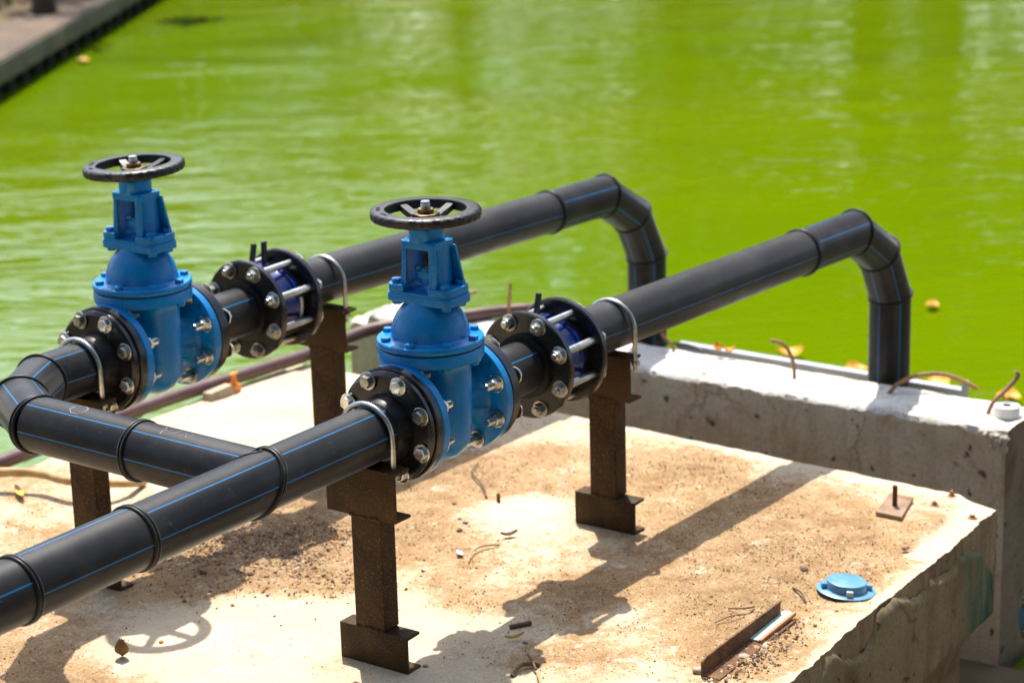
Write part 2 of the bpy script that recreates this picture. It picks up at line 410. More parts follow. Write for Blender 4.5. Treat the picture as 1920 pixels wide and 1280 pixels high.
# ------------------------------------------------------------------ gate valve
BA = [R_(22.5+45*k) for k in range(8)]; PCD = .0945
def superring(z, a, b, n=56, p=2.3):
    out = []
    for k in range(n):
        t = 2*PI*k/n; c, s_ = math.cos(t), math.sin(t)
        out.append((a*math.copysign(abs(c)**(2/p), c), b*math.copysign(abs(s_)**(2/p), s_), z))
    return out
def roundrect(hx, hy, r, n=6):
    o = []
    for (sx, sy, a0) in ((1,1,0),(-1,1,90),(-1,-1,180),(1,-1,270)):
        for k in range(n+1):
            a = R_(a0+90*k/n); o.append((sx*(hx-r)+r*math.cos(a), sy*(hy-r)+r*math.sin(a)))
    return o
def make_valve(loc):
    root = empty('gate_valve', loc)
    o0 = Vector(loc)
    W = Matrix.Translation(o0)
    # body with its two flanges
    mb = MB()
    for s in (-1, 1):
        T = W @ at_(0, 0, 0, TX if s > 0 else Matrix.Rotation(-PI/2, 4, 'Y'))
        mb.lathe([(.052, .02), (.056, .06), (.060, .080), (.068, .089), (.078, .0925), (.110, .093), (.1135, .0955), (.1135, .112), (.111, .1145), (.05, .1145)], 64, T)
    rs = []
    for (z, a, b_) in [(-.104, .006, .008), (-.103, .018, .026), (-.098, .031, .046), (-.086, .043, .063), (-.066, .051, .076), (-.04, .0545, .082), (0, .055, .084), (.06, .055, .084), (.088, .056, .084), (.098, .062, .086), (.104, .072, .09)]:
        rs.append(superring(z, a, b_))
    mb.rings(rs, W)
    mb.lathe([(.08, .103), (.101, .1035), (.1045, .106), (.1045, .126), (.103, .1285), (.06, .1285)], 64, W)
    mb.build('body', 'blue_enamel', root, ang=40)
    g = MB(); g.lathe([(.09, .1287), (.1005, .1287), (.1005, .1318), (.09, .1318)], 64, W, closed=True); g.build('gasket', 'black_rubber', root)
    # bonnet
    mb = MB()
    mb.lathe([(.06, .132), (.1035, .132), (.1052, .134), (.1052, .1425), (.1035, .145), (.0815, .1455), (.0775, .1475), (.0768, .152), (.0755, .163), (.0715, .178), (.064, .193), (.0545, .205), (.0475, .212), (.043, .221)], 64, W)
    mb.prism(roundrect(.043, .077, .019), .2165, .2330, W)
    mb.build('bonnet', 'blue_enamel', root, bevel=.0012, ang=40)
    # yoke
    mb = MB()
    full = roundrect(.0425, .0745, .020)
    mb.prism(full, .2333, .2375, W)
    for s in (-1, 1):
        half = [(x, y) for x, y in full if y*s > .03]
        half = sorted(half, key=lambda q: math.atan2(q[1]-s*.05, q[0]))
        xe = .0425
        pts = [p for p in full if p[1]*s > .03]
        if s > 0: poly = [(xe, .0295)]+[p for p in full if p[1] > .0295]+[(-xe, .0295)]
        else: poly = [(-xe, -.0295)]+[p for p in full if p[1] < -.0295]+[(xe, -.0295)]
        mb.prism(poly, .2376, .2502, W)
        # shell leg: crescent section bulging outwards
        rs = []
        for k in range(9):
            t = k/8; z = lerp(.2377, .338, t); b0 = lerp(.0295, .0275, t); hb = lerp(.0185, .0150, t); wx = lerp(.033, .0295, t)
            outer = [(wx*math.cos(PI*q/14), s*(b0+hb*math.sin(PI*q/14)**.8), z) for q in range(15)]
            inner = [(-(wx-.005)*math.cos(PI*q/14), s*(b0+(hb-.0065)*math.sin(PI*q/14)**.8), z) for q in range(15)]
            rs.append(outer+inner)
        mb.rings(rs, W)
    # frame rib of the window, near side, and the stiffening fin beyond, flaring to the plate
    mb.hexa([(-.0385, -.0475, .2377), (-.0325, -.0475, .2377), (-.0325, -.0300, .2377), (-.0385, -.0300, .2377)],
            [(-.0345, -.0430, .334), (-.0285, -.0430, .334), (-.0285, -.0280, .334), (-.0345, -.0280, .334)], W)
    mb.hexa([(.0325, .0300, .2377), (.0385, .0300, .2377), (.0385, .0475, .2377), (.0325, .0475, .2377)],
            [(.0285, .0280, .334), (.0345, .0280, .334), (.0345, .0430, .334), (.0285, .0430, .334)], W)
    e = .0265
    mb.hexa([(e, -.0655, .2502), (e+.0065, -.0655, .2502), (e+.0065, -.030, .2502), (e, -.030, .2502)],
            [(e-.003, -.0485, .327), (e+.0030, -.0485, .327), (e+.0030, -.028, .327), (e-.003, -.028, .327)], W)
    mb.hexa([(-e-.0065, .030, .2502), (-e, .030, .2502), (-e, .0420, .2502), (-e-.0065, .0420, .2502)],
            [(-e-.003, .028, .327), (-e+.003, .028, .327), (-e+.003, .038, .327), (-e-.003, .038, .327)], W)
    mb.prism(roundrect(.0325, .0425, .009), .3225, .337, W)
    mb.lathe([(.030, .33), (.0345, .337), (.0345, .362), (.0325, .3645), (.012, .3648)], 40, W)
    mb.box(-.0345, .034, -.007, .007, .337, .357, W)
    mb.build('yoke', 'blue_enamel', root, bevel=.0015, ang=40)
    # gland follower and its studs
    mb = MB()
    mb.prism(roundrect(.0165, .0262, .0162, 8), .262, .2755, W)
    mb.lathe([(.0145, .25), (.0145, .263)], 28, W); mb.lathe([(.0150, .275), (.0145, .281), (.0105, .282)], 28, W)
    mb.build('gland', 'blue_enamel', root, bevel=.001)
    for s in (-1, 1):
        mb = MB(); T = W @ at_(-.004, s*.018, 0)
        mb.lathe([(.0042, .25), (.0042, .288)], 12, T); hexprof(mb, T @ Matrix.Translation((0, 0, .2757)), .0088, .0085)
        mb.build('gland_stud', 'blue_enamel', root)
    # threaded stem
    mb = MB(); prof = [(.0088, .262)]; z = .284
    while z < .333: prof += [(.0092, z), (.0074, z+.0018)]; z += .0036
    prof += [(.0088, .334), (.0088, .383)]
    mb.lathe(prof, 24, W); mb.build('stem', 'bronze', root)
    # handwheel
    wroot_loc = (0, 0, 0)
    mb = MB(); n = 150
    def rim(th, r, z):
        if r < .095: return 1
        w = .5+.5*math.cos(30*th); return 1-.016*w**6-.004*noise.noise((math.cos(th)*9, math.sin(th)*9, z*40))
    prof = [(.0800, .3790), (.0785, .3805), (.0785, .3968), (.0800, .3984), (.0990, .3986), (.1040, .3974), (.1068, .3945), (.1072, .3850), (.1055, .3805), (.1010, .3785)]
    mb.lathe(prof, n, W, closed=True, mod=rim)
    for k in range(5):
        T = W @ Matrix.Rotation(R_(-.4+72*k), 4, 'Z')
        rs = []
        for t in (0, .2, .4, .6, .8, 1):
            r = lerp(.015, .084, t); z = .3725+.0165*t**1.5; w = lerp(.0105, .0085, t); hh = .0060
            rs.append([(r, -w, z-hh), (r, w, z-hh), (r, w, z+hh*.8), (r, w*.86, z+hh), (r, -w*.86, z+hh), (r, -w, z+hh*.8)])
        mb.rings(rs, T)
    mb.lathe([(.0215, .3652), (.029, .368), (.0335, .3755), (.032, .379), (.01, .3803)], 40, W)
    # cast marks on the rim top
    for a0, cnt in ((118, 7), (152, 5)):
        for k in range(cnt):
            a = R_(a0+2.6*k); T = W @ Matrix.Rotation(a, 4, 'Z')
            mb.box(.088, .095, -.0006, .0006, .398, .3993, T)
            if k % 2: mb.box(.0912, .0924, -.0026, .0012, .398, .3993, T)
    hw = mb.build('handwheel', 'wheel_black', root, ang=40)
    mb = MB(); hexprof(mb, W @ at_(0, 0, .3803, Matrix.Rotation(.25, 4, 'Z')), .0272, .0088)
    mb.build('hub_nut', 'dark_bronze', hw); mb = MB()
    mb.lathe([(.0155, .389), (.0155, .3965), (.0145, .3978), (.0095, .398)], 28, W)
    mb.build('hub_bush', 'bronze', hw)
    mb = MB(); mb.lathe([(.0098, .398), (.0098, .4005), (.0088, .4012), (.0098, .4024), (.0098, .4050), (.0088, .4062), (.0095, .4072), (.0093, .4110), (.008, .4125)], 24, W); mb.build('stem_tip', 'zinc', hw)
    # bolts
    for k in range(8):
        mb = MB(); a = R_(12+45*k); T = W @ at_(.0915*math.cos(a), .0915*math.sin(a), 0)
        hexprof(mb, T @ at_(0, 0, .1450, Matrix.Rotation(k*.7, 4, 'Z')), .0098, .0078); mb.lathe([(.005, .095), (.005, .146)], 12, T)
        hexprof(mb, T @ at_(0, 0, .0945, Matrix.Rotation(k*.4, 4, 'Z')), .0098, .0085)
        mb.build('bonnet_bolt', 'blue_enamel', root)
    for sx in (-1, 1):
        for sy in (-1, 1):
            mb = MB(); T = W @ at_(sx*.0245, sy*.0585, 0)
            hexprof(mb, T @ at_(0, 0, .2498, Matrix.Rotation(.3*sx+.2*sy, 4, 'Z')), .0102, .0085); mb.lathe([(.0055, .2075), (.0055, .251)], 12, T)
            hexprof(mb, T @ at_(0, 0, .2078), .0102, .0087); mb.build('yoke_bolt', 'blue_enamel', root)
    for k, a in enumerate(BA):
        f = flange_bolt(-.152, -.0925, .036, a, PCD, True, k*.37); f.v = [p+o0 for p in f.v]; f.build('flange_bolt', 'zinc', root)
        f = flange_bolt(.152, .0925, -.036, a, PCD, True, k*.53); f.v = [p+o0 for p in f.v]; f.build('flange_bolt', 'zinc', root)
    return root
XV, YB, ZB = -.570, .7734, .010
valve = make_valve((XV, 0, 0))
valve['label'] = 'blue gate valve with black handwheel, nearer one, on the pipe with the tee'; valve['category'] = 'valve'; valve['group'] = 'gate valves'
valve2 = copy_tree(valve); valve2.location = (XV+.006, YB, ZB)
valve2['label'] = 'blue gate valve with black handwheel, farther one, beside the water past the elbow pipe'
for ch in children(valve2):
    if ch.name.startswith('handwheel'):          # this wheel sits a little askew on its stem
        q = Matrix.Rotation(R_(-2.4), 3, Vector((math.cos(R_(35.6)), math.sin(R_(35.6)), 0))) @ Matrix.Rotation(R_(-9), 3, 'Z'); pv = Vector((0, 0, .385))
        ch.rotation_euler = q.to_euler(); ch.location = pv-q @ pv

# ------------------------------------------------------------------ backing flanges on pipe ends
def backing_flange(parent, p, s):
    """black steel plate + stub collar; s = +1 when the valve lies on the +x side of the plate"""
    T = Matrix.Translation(p) @ (TX if s > 0 else Matrix.Rotation(-PI/2, 4, 'Y'))
    mb = MB()
    mb.lathe([(.060, -.0165), (.1020, -.0165), (.1085, -.0110), (.1085, -.002), (.1065, 0), (.060, 0)], 72, T)
    mb.lathe([(.060, .0008), (.1105, .0008), (.1135, .003), (.1135, .0165), (.1115, .0178), (.060, .0178)], 72, T)
    o = mb.build('backing_flange', 'black_enamel', parent, ang=35)
    mb = MB()
    mb.lathe([(.0552, -.050), (.0575, -.048), (.0600, -.034), (.0645, -.024), (.0660, -.0168), (.056, -.0160)], 56, T)
    mb.build('stub_end', 'hdpe_bead', o, ang=50)
    return o
XN, XF = XV-.1336, XV+.1336       # junctions plate / disc

# ------------------------------------------------------------------ inlet manifold
root = empty('pipe_manifold', (-1.07, 0, 0), 'black plastic inlet pipe with blue stripes teeing into both gate valves', 'pipe')
def sdir(deg): return (0, -math.cos(R_(deg)), -math.sin(R_(deg)))
for (x0, x1, mt, dg) in ((-1.405, XN-.004, 'hdpe_six', 119.5), (-1.672, -1.405, 'hdpe_four', 178), (-2.6, -1.672, 'hdpe_four', 152)):
    mb = MB(); rr, ln = mitre([(x0, 0, 0), (x1, 0, 0)], ref=sdir(dg)); mb.rings(rr, None, True, False, ln)
    mb.build('main_pipe', mt, root, ang=25)
bx = -1.073; a = .20; sg = a/1.366
J1 = Vector((bx+a, YB, ZB)); J2 = Vector((bx+a-sg*.866, YB-sg*.5, ZB)); J3 = Vector((bx, YB-a, ZB))
mb = MB(); rr, ln = mitre([(bx, .02, 0), J3], ref=(.485, 0, -.875)); mb.rings(rr, None, True, False, ln); mb.build('branch_pipe', 'hdpe_pipe', root, ang=25)
mb = MB(); rr, ln = mitre([J3-Vector((0, .004, 0)), J3, J2, J1, (XN-.004, YB, ZB)], ref=(.62, 0, -.78)); mb.rings(rr[1:], None, True, False, ln[1:]); mb.build('elbow_pipe', 'hdpe_pipe', root, ang=22)
d3 = (J2-J3).normalized(); d1 = Vector((1, 0, 0)); d2 = (J1-J2).normalized(); dy = Vector((0, 1, 0))
bead(root, J3, dy, dy+d3, .0032); bead(root, J2, d3, d3+d2, .003, False); bead(root, J1, d2, d2+d1, .003, False)
bead(root, (bx, .302, .004), dy)
bead(root, (-1.088, 0, 0), d1, (1, 0, -.55), .0042); bead(root, (-1.406, 0, 0), d1); bead(root, (-1.672, 0, 0), d1)
for (cy, run, lab) in ((.47, [(0, 0), (.010, .010), (.022, .013), (.034, .008), (.038, -.004), (.028, -.012), (.012, -.012), (0, -.004), (.006, .006)], 0), (.235, [(0, .008), (.004, -.010), (.002, 0), (.016, -.001), (.018, .010), (.020, -.010), (.028, -.004), (.036, .008), (.044, -.008), (.052, .006), (.062, -.006), (.070, .005)], 1)):
    mb = MB(); pts = []
    for (l, w_) in run:
        aa = R_(83)+w_/PR*1.3; pts.append((bx-(PR+.0003)*math.cos(aa), cy-l, (PR+.0002)*math.sin(aa)+.01*(cy-.02-l)/.553))
    mb.tube(pts, .0007, 6); mb.build('chalk_mark', 'chalk', root)
# saddle weld where the branch meets the main pipe
mb = MB(); pts = []
for k in range(48):
    t = 2*PI*k/48; x = PR*math.cos(t); z = PR*math.sin(t)
    pts.append((bx+x*1.01, math.sqrt(max(0, PR*PR-z*z*.999))+.0015, z*1.0))
mb.tube(pts, .0026, 8, closed=True); mb.build('weld_bead', 'hdpe_bead', root, ang=60)
backing_flange(root, (XN, 0, 0), 1); backing_flange(root, (XN+.006, YB, ZB), 1)

# ------------------------------------------------------------------ spool pieces, couplings
XC1, XC2 = -.2545, -.130
def make_spool(y, z, dx):
    r = empty('spool_pipe', (XF+.06+dx, y, z))
    mb = MB(); rr, ln = mitre([(XF+dx+.004, y, z), (XC1+.03+dx, y, z)], ref=sdir(137)); mb.rings(rr, None, True, False, ln); mb.build('pipe', 'hdpe_four', r, ang=25)
    backing_flange(r, (XF+dx, y, z), -1)
    return r
tag(make_spool(0, 0, 0), 'short black spool pipe joining the nearer blue valve to its coupling', 'pipe', 'spool pipes')
tag(make_spool(YB, ZB, .006), 'short black spool pipe joining the farther blue valve to its coupling', 'pipe', 'spool pipes')
def make_coupling(y, z, dx, lugs, sticker):
    r = empty('flange_coupling', ((XC1+XC2)/2+dx, y, z))
    for x0 in (XC1, XC2):
        mb = MB(); T = at_(x0+dx, y, z, TX)
        mb.lathe([(.064, .0), (.1105, .0), (.1135, .003), (.1135, .0145), (.1115, .017), (.064, .017)], 72, T, closed=True)
        mb.build('clamp_ring', 'black_enamel', r, ang=35)
    mb = MB(); T = at_(XC1+dx, y, z, TX)
    mb.lathe([(.0565, -.014), (.0675, -.012), (.0690, .0), (.0690, .017)], 56, T); mb.build('gland_ring', 'hdpe_bead', r, ang=35)
    mb = MB(); mb.lathe([(.060, .1413), (.068, .1413), (.064, .156), (.0565, .158)], 56, T); mb.build('gland_ring', 'hdpe_bead', r, ang=35)
    mb = MB()
    mb.lathe([(.0562, .016), (.080, .018), (.0815, .022), (.0815, .030), (.0745, .034), (.0725, .06), (.0725, .074), (.0745, .092), (.080, .096), (.080, .104), (.0562, .1245)], 64, T)
    for q in (-.5, .5):
        mb.box(XC1+dx+.05, XC1+dx+.082, y-.004+q*.012, y+.004+q*.012, z+.070, z+.092)
    mb.build('sleeve', 'dark_blue_enamel', r, bevel=.0008, ang=35)
    mb = MB(); mb.lathe([(.0562, .1), (.0705, .108), (.0735, .1240), (.0562, .1245)], 56, T); mb.build('seal_ring', 'black_rubber', r)
    for k, a in enumerate(BA):
        mb = MB(); cy, cz = y+PCD*math.cos(a), z+PCD*math.sin(a)
        G = at_(XC1+dx, cy, cz, Matrix.Rotation(-PI/2, 4, 'Y') @ Matrix.Rotation(k*.5, 4, 'Z'))
        washer(mb, G, .0183, .003); hexprof(mb, G @ Matrix.Translation((0, 0, .003)), .0128, .0125)
        prof = [(.0082, -.155), (.0082, .012)]; q = .0155
        while q < .0215: prof += [(.0080, q), (.0070, q+.001)]; q += .002
        prof += [(.0064, .0225)]; mb.lathe(prof, 20, G)
        H = at_(XC2+.017+dx, cy, cz, TX); washer(mb, H, .0183, .003); hexprof(mb, H @ Matrix.Translation((0, 0, .003)), .0128, .0125)
        mb.build('tie_rod', 'zinc_rod', r)
    for (lx, ly, tilt) in lugs:
        mb = MB(); T2 = at_(XC1+dx+lx, y+ly, z+.072, Matrix.Rotation(tilt, 4, 'Y'))
        mb.box(-.007, .007, -.0035, .0035, 0, .070, T2); mb.build('lifting_tab', 'black_rubber', r, bevel=.0012)
    if sticker:
        mb = MB(); rs = []
        for k in range(9):
            aa = R_(168+k*4.2); rs.append([(XC1+dx+.100, y+.0806*math.cos(aa), z+.0806*math.sin(aa)), (XC1+dx+.109, y+.0800*math.cos(aa), z+.0800*math.sin(aa)), (XC1+dx+.109, y+.0790*math.cos(aa), z+.0790*math.sin(aa)), (XC1+dx+.100, y+.079*math.cos(aa), z+.079*math.sin(aa))])
        mb.rings(rs); mb.build('sticker', 'sticker', r)
    return r
tag(make_coupling(0, 0, 0, [(.045, .004, R_(14))], False), 'black flange coupling over blue sleeve with one black tab, before the right rusty post', 'coupling', 'flange couplings')
tag(make_coupling(YB, ZB, .006, [(.040, .012, R_(14)), (.078, .004, R_(3))], True), 'black flange coupling over blue sleeve with two black tabs sticking up, on the farther pipe', 'coupling', 'flange couplings')

# ------------------------------------------------------------------ outlet pipes with mitred swan-neck
def make_outlet(y, z, dx, fa, fb, xr, a, xring, label):
    p0 = Vector((XC2+.001+dx, y, z)); d = Vector((1, fa, fb)).normalized()
    P = lambda x: Vector((x, y+fa*(x-.3), z+fb*(x-.3)))
    p0 = P(XC2+dx)
    r = empty('outlet_pipe', P(.4)); tag(r, label, 'pipe', 'outlet pipes')
    pr = P(xring)
    mb = MB(); rr, ln = mitre([p0, pr], ref=sdir(180)); mb.rings(rr, None, True, False, ln); mb.build('pipe', 'hdpe_two', r, ang=25)
    bead(r, pr, d)
    c = P(xr); sg = a/1.366; J1 = P(xr-a); J2 = Vector((J1.x+sg*.866, c.y, c.z-sg*.5)); J3 = Vector((xr, c.y, c.z-a)); E_ = Vector((xr, c.y, -1.6))
    mb = MB(); rr, ln = mitre([pr, J1, J2, J3, E_], ref=sdir(146)); mb.rings(rr, None, True, False, ln); mb.build('elbow_pipe', 'hdpe_pipe', r, ang=22)
    q1 = (J2-J1).normalized(); q2 = (J3-J2).normalized(); q3 = Vector((0, 0, -1))
    bead(r, J1, d, d+q1, .0032, False); bead(r, J2, q1, q1+q2, .0032, False); bead(r, J3, q2, q2+q3, .0032, False)
    return r
make_outlet(0, 0, 0, -.0318, -.0198, 1.365, .205, .897, 'nearer long black outlet pipe, its swan-neck dropping behind the arching rebar')
make_outlet(YB, ZB, .006, -.0382, -.0215, 1.385, .205, .930, 'farther long black outlet pipe, its swan-neck dropping into the pond behind the nearer pipe')

# ------------------------------------------------------------------ pipe supports
GZ = -.46
def make_support(xw, y, z, top=(-.080, .087), base=(-.094, .070), post=(-.042, .031), dx_u=.024):
    r = empty('pipe_support', (xw+.02, y, GZ))
    t = .006; zt = z-.0562; zb_ = zt-.1
    def channel(y0, y1, z0, z1, w, name):
        mb = MB(); prof = [(0, z0), (w, z0), (w, z0+t), (t, z0+t*1.2), (t, z1-t*1.2), (w, z1-t), (w, z1), (0, z1)]
        mb.add([(xw+px, y0, pz) for px, pz in prof]+[(xw+px, y1, pz) for px, pz in prof],
               [tuple(range(8)), tuple(reversed(range(8, 16)))]+[(k, 8+k, 8+(k+1) % 8, (k+1) % 8) for k in range(8)])
        return mb.build(name, 'post_steel', r, bevel=.0012)
    channel(y+top[0], y+top[1], zb_, zt, .047, 'saddle_channel')
    channel(y+base[0], y+base[1], GZ, GZ+.075, .042, 'base_channel')
    mb = MB(); mb.box(xw+.0012, xw+.046, y+post[0], y+post[1], GZ+.0752, zb_-.0004); mb.build('post', 'post_steel', r, bevel=.004, segs=3)
    for zz in (zb_, GZ+.075):
        mb = MB()
        pts = [(xw+.001, lerp(y+post[0], y+post[1], k/14), zz+random.uniform(-.002, .002)) for k in range(15)]
        mb.tube(pts, [.0035+random.uniform(-.0012, .0012) for _ in pts], 8)
        mb.build('weld_seam', 'post_steel', r)
    # U-bolt
    xu = xw+dx_u; mb = MB(); rb = PR+.0062; pts = [(xu, y+rb, zt-.03), (xu, y+rb, z-.01)]
    for k in range(1, 24): aa = PI*k/24; pts.append((xu, y+rb*math.cos(aa), z+rb*math.sin(aa)+.001))
    pts += [(xu, y-rb, z-.01), (xu, y-rb, zt-.03)]
    mb.tube(pts, .0054, 14)
    for s in (-1, 1): hexprof(mb, at_(xu, y+s*rb, zt-.0185), .0105, .009)
    ub = mb.build('u_bolt', 'zinc_rod', r, ang=50)
    return r
tag(make_support(-.802, 0, 0), 'rusty steel post under the nearer pipe, just before the nearer valve', 'pipe support', 'pipe supports')
tag(make_support(.048, 0, 0, (-.062, .087), (-.070, .087), (-.022, .047)), 'rusty steel post under the nearer pipe, past the coupling by the pale wall', 'pipe support', 'pipe supports')
tag(make_support(-.790, YB, ZB), 'rusty steel post behind the nearer pipe, under the striped elbow', 'pipe support', 'pipe supports')
tag(make_support(.008, YB, ZB, (-.075, .090), (-.085, .08), (-.035, .038)), 'rusty steel post under the farther pipe, seen between the two blue valves', 'pipe support', 'pipe supports')

# ------------------------------------------------------------------ concrete slab
BACK = [(1.60, .705), (1.2, .700), (.9, .706), (.557, .706), (.351, .702), (-.174, .684), (-.307, .681), (-.391, .677), (-.462, .677), (-.523, .676), (-.557, .672), (-.577, .657), (-.611, .640), (-.639, .628), (-.671, .618), (-.9, .618)]
RIGHT = [(.70, -.668), (.62, -.671), (.559, -.668), (.477, -.680), (.369, -.685), (.243, -.695), (.098, -.700), (.002, -.704), (-.163, -.710), (-.277, -.719), (-.36, -.725), (-.45, -.731), (-1, -.745), (-7, -.80)]
def interp(t, tab):
    for (a0, b0), (a1, b1) in zip(tab, tab[1:]):
        if a0 >= t >= a1: return lerp(b1, b0, (t-a1)/(a0-a1)) if a0 != a1 else b0
    return tab[0][1] if t > tab[0][0] else tab[-1][1]
def fbm(x, y, s, o=4): return noise.fractal((x*s, y*s, 3.7), 1.0, 2.0, o)
def chip(x, sd, f): return noise.voronoi((x*f, sd, .3))[0][0]-.35
def edge_x(y): return interp(y, BACK)+.004*fbm(y, 0, 14)-.007*chip(y, 2.2, 24)-.004*chip(y, 6.1, 70)
def edge_y(x): return interp(x, RIGHT)+.004*fbm(x, 5, 16)+.007*chip(x, 1.4, 26)+.005*chip(x, 8.3, 75)
def left_y(x): return 1.452+.010*fbm(x, 9, 7)-.03*max(0, x-.3)
BLOBS = [(-.41, .70, .16, 1.0), (-.43, .49, .16, .95), (-.53, .35, .10, .7), (-.62, .62, .16, .9), (.08, -.40, .22, .75), (.28, -.42, .18, .6), (.16, .44, .16, .5), (-.30, .17, .14, .3),
         (.49, .04, .12, .6), (-.17, -.45, .16, .8), (-.19, .60, .22, .9), (.09, -.12, .16, .35), (.12, .66, .16, .6), (-.36, -.59, .10, 1.1), (-.26, -.14, .12, .45), (.33, .12, .18, .55), (.30, -.15, .13, .45),
         (-1.22, .42, .10, .5), (-.78, .08, .10, .35), (-.48, .02, .10, .5), (.50, -.30, .1, .3), (-.20, .33, .10, .55), (.40, .40, .10, .5), (-.05, .35, .14, .4), (-1.2, .6, .2, .6), (-.55, -.30, .12, .35), (.05, -.58, .1, .6)]
CLEAN = [(-.95, .42, .13, .35), (.03, .25, .12, .5), (.36, 1.40, .4, .6), (.32, .32, .08, .35), (-.77, .26, .2, .5), (-.55, -.02, .09, .4), (-.33, -.30, .08, .3)]
def dirt(x, y):
    v = .24+.28*fbm(x, y, 2.6)+.12*fbm(x, y, 9)
    for (bx_, by_, s, w) in BLOBS: v += w*.8*math.exp(-((x-bx_)**2+(y-by_)**2)/(s*s))
    for (bx_, by_, s, w) in CLEAN: v -= w*math.exp(-((x-bx_)**2+(y-by_)**2)/(s*s))
    e = min(edge_x(y)-x-.05-.03*fbm(x, y, 12), (y-edge_y(x))-(.075 if x > .25 else .02)-.02*fbm(x, y, 15))
    if e < .0: v *= max(0, 1+e/.02)
    return max(0, min(1.2, v))
def screed(x, y):                                    # thin dirt-screed layer that stops short of the broken edges
    e = min(edge_x(y)-x-.06-.02*fbm(x, y, 9), (y-edge_y(x))-.078-.018*fbm(x, y, 11))
    return max(0, min(1, e/.008)) if x > .22 else 1
def slab_z(x, y): return GZ+.0016*fbm(x, y, 7)+.0012*fbm(x, y, 24, 3)-.005*(1-screed(x, y))+.002*dirt(x, y)*fbm(x, y, 30, 3)
xs = [-7+.25*k for k in range(22)]; xs += [-1.5+.0145*k for k in range(55)]; xs += [-.7025+.0087*k for k in range(164)]
ys = [0.0145*k for k in range(154)]
mb = MB(); vs = []; att = []; nx, ny = len(xs), len(ys)
for i, x in enumerate(xs):
    for j in range(ny):
        tj = j/(ny-1); y = lerp(edge_y(x), left_y(x), tj)
        ti = i/(nx-1); xx = x
        if x > .3: xx = .3+(x-.3)*(edge_x(y)-.3)/(xs[-1]-.3)
        y = lerp(edge_y(xx), left_y(xx), tj)
        vs.append((xx, y, slab_z(xx, y) - (.0025 if (j in (0, ny-1) or i == nx-1) else 0))); att.append(dirt(xx, y))
fs = [(i*ny+j, (i+1)*ny+j, (i+1)*ny+j+1, i*ny+j+1) for i in range(nx-1) for j in range(ny-1)]
mb.add(vs, fs)
slab = mb.build('slab', 'slab_top', None, attrs={'dirt': ('FLOAT', att)}, ang=60); tag(slab, kind='structure')
# sides of the slab: rough broken faces down to its underside
def skirt(name, line, nrm, depth, mat, amp):
    mb = MB(); rows = 14; rr = []
    for r in range(rows):
        t = r/(rows-1); row = []
        for (x, y, z) in line:
            k = min(1, t*6)*amp
            dsp = k*(.9*noise.fractal((x*9, y*9, (z-t*depth)*9), 1, 2, 5))+(.004*min(1, t*8))
            row.append((x+nrm[0]*dsp, y+nrm[1]*dsp, z-t*depth))
        rr.append(row)
    n = len(line); mb.add([p for r in rr for p in r], [(i*n+k, i*n+k+1, (i+1)*n+k+1, (i+1)*n+k) for i in range(rows-1) for k in range(n-1)])
    return mb.build(name, mat, slab, ang=50)
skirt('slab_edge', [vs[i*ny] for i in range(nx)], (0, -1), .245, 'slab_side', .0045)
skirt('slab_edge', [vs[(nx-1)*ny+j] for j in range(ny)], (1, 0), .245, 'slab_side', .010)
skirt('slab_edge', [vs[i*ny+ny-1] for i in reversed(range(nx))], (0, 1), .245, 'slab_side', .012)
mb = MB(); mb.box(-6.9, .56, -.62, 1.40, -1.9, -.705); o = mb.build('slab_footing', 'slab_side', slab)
# broken plaster render on the slab's side
PL = [(-.60, -.490), (-.472, -.497), (-.40, -.490), (-.334, -.499), (-.292, -.473), (-.263, -.471), (-.241, -.484), (-.188, -.514), (-.135, -.530), (-.082, -.524), (-.044, -.476), (-.014, -.468), (.058, -.473), (.125, -.500), (.201, -.509), (.225, -.490), (.296, -.510), (.339, -.509), (.383, -.496), (.456, -.508), (.524, -.539), (.565, -.583), (.591, -.613), (.597, -.650), (.593, -.698)]
def plaster_top(x): return interp(-x, [(-a_, b_) for a_, b_ in PL])+.007*fbm(x, 2, 45)
mb = MB(); vs2 = []; pa = []; cols = 320; rows = 26
for i in range(cols):
    x = lerp(-2.2, .597, i/(cols-1)); zt = plaster_top(x) if x > -.6 else -.49+.02*fbm(x, 2, 6)
    zb2 = lerp(-.712, -.708, i/(cols-1))+.006*fbm(x, 7, 12)
    for j in range(rows):
        t = j/(rows-1); z = lerp(zb2, zt, t)
        prow = 0 if 0 < j < rows-1 else .010
        y = interp(x, RIGHT)-.0128+.004*fbm(x, z, 10)+prow*.5+(.006 if j == rows-1 else 0)+(.016 if i == cols-1 else 0)
        vs2.append((x, y, z+ (.002 if j == rows-1 else 0)))
        pa.append(max(0, min(1, (x-.36)/.16)))
mb.add(vs2, [(i*rows+j, (i+1)*rows+j, (i+1)*rows+j+1, i*rows+j+1) for i in range(cols-1) for j in range(rows-1)])
mb.build('plaster_render', 'plaster', slab, attrs={'paint': ('FLOAT', pa)}, ang=60)

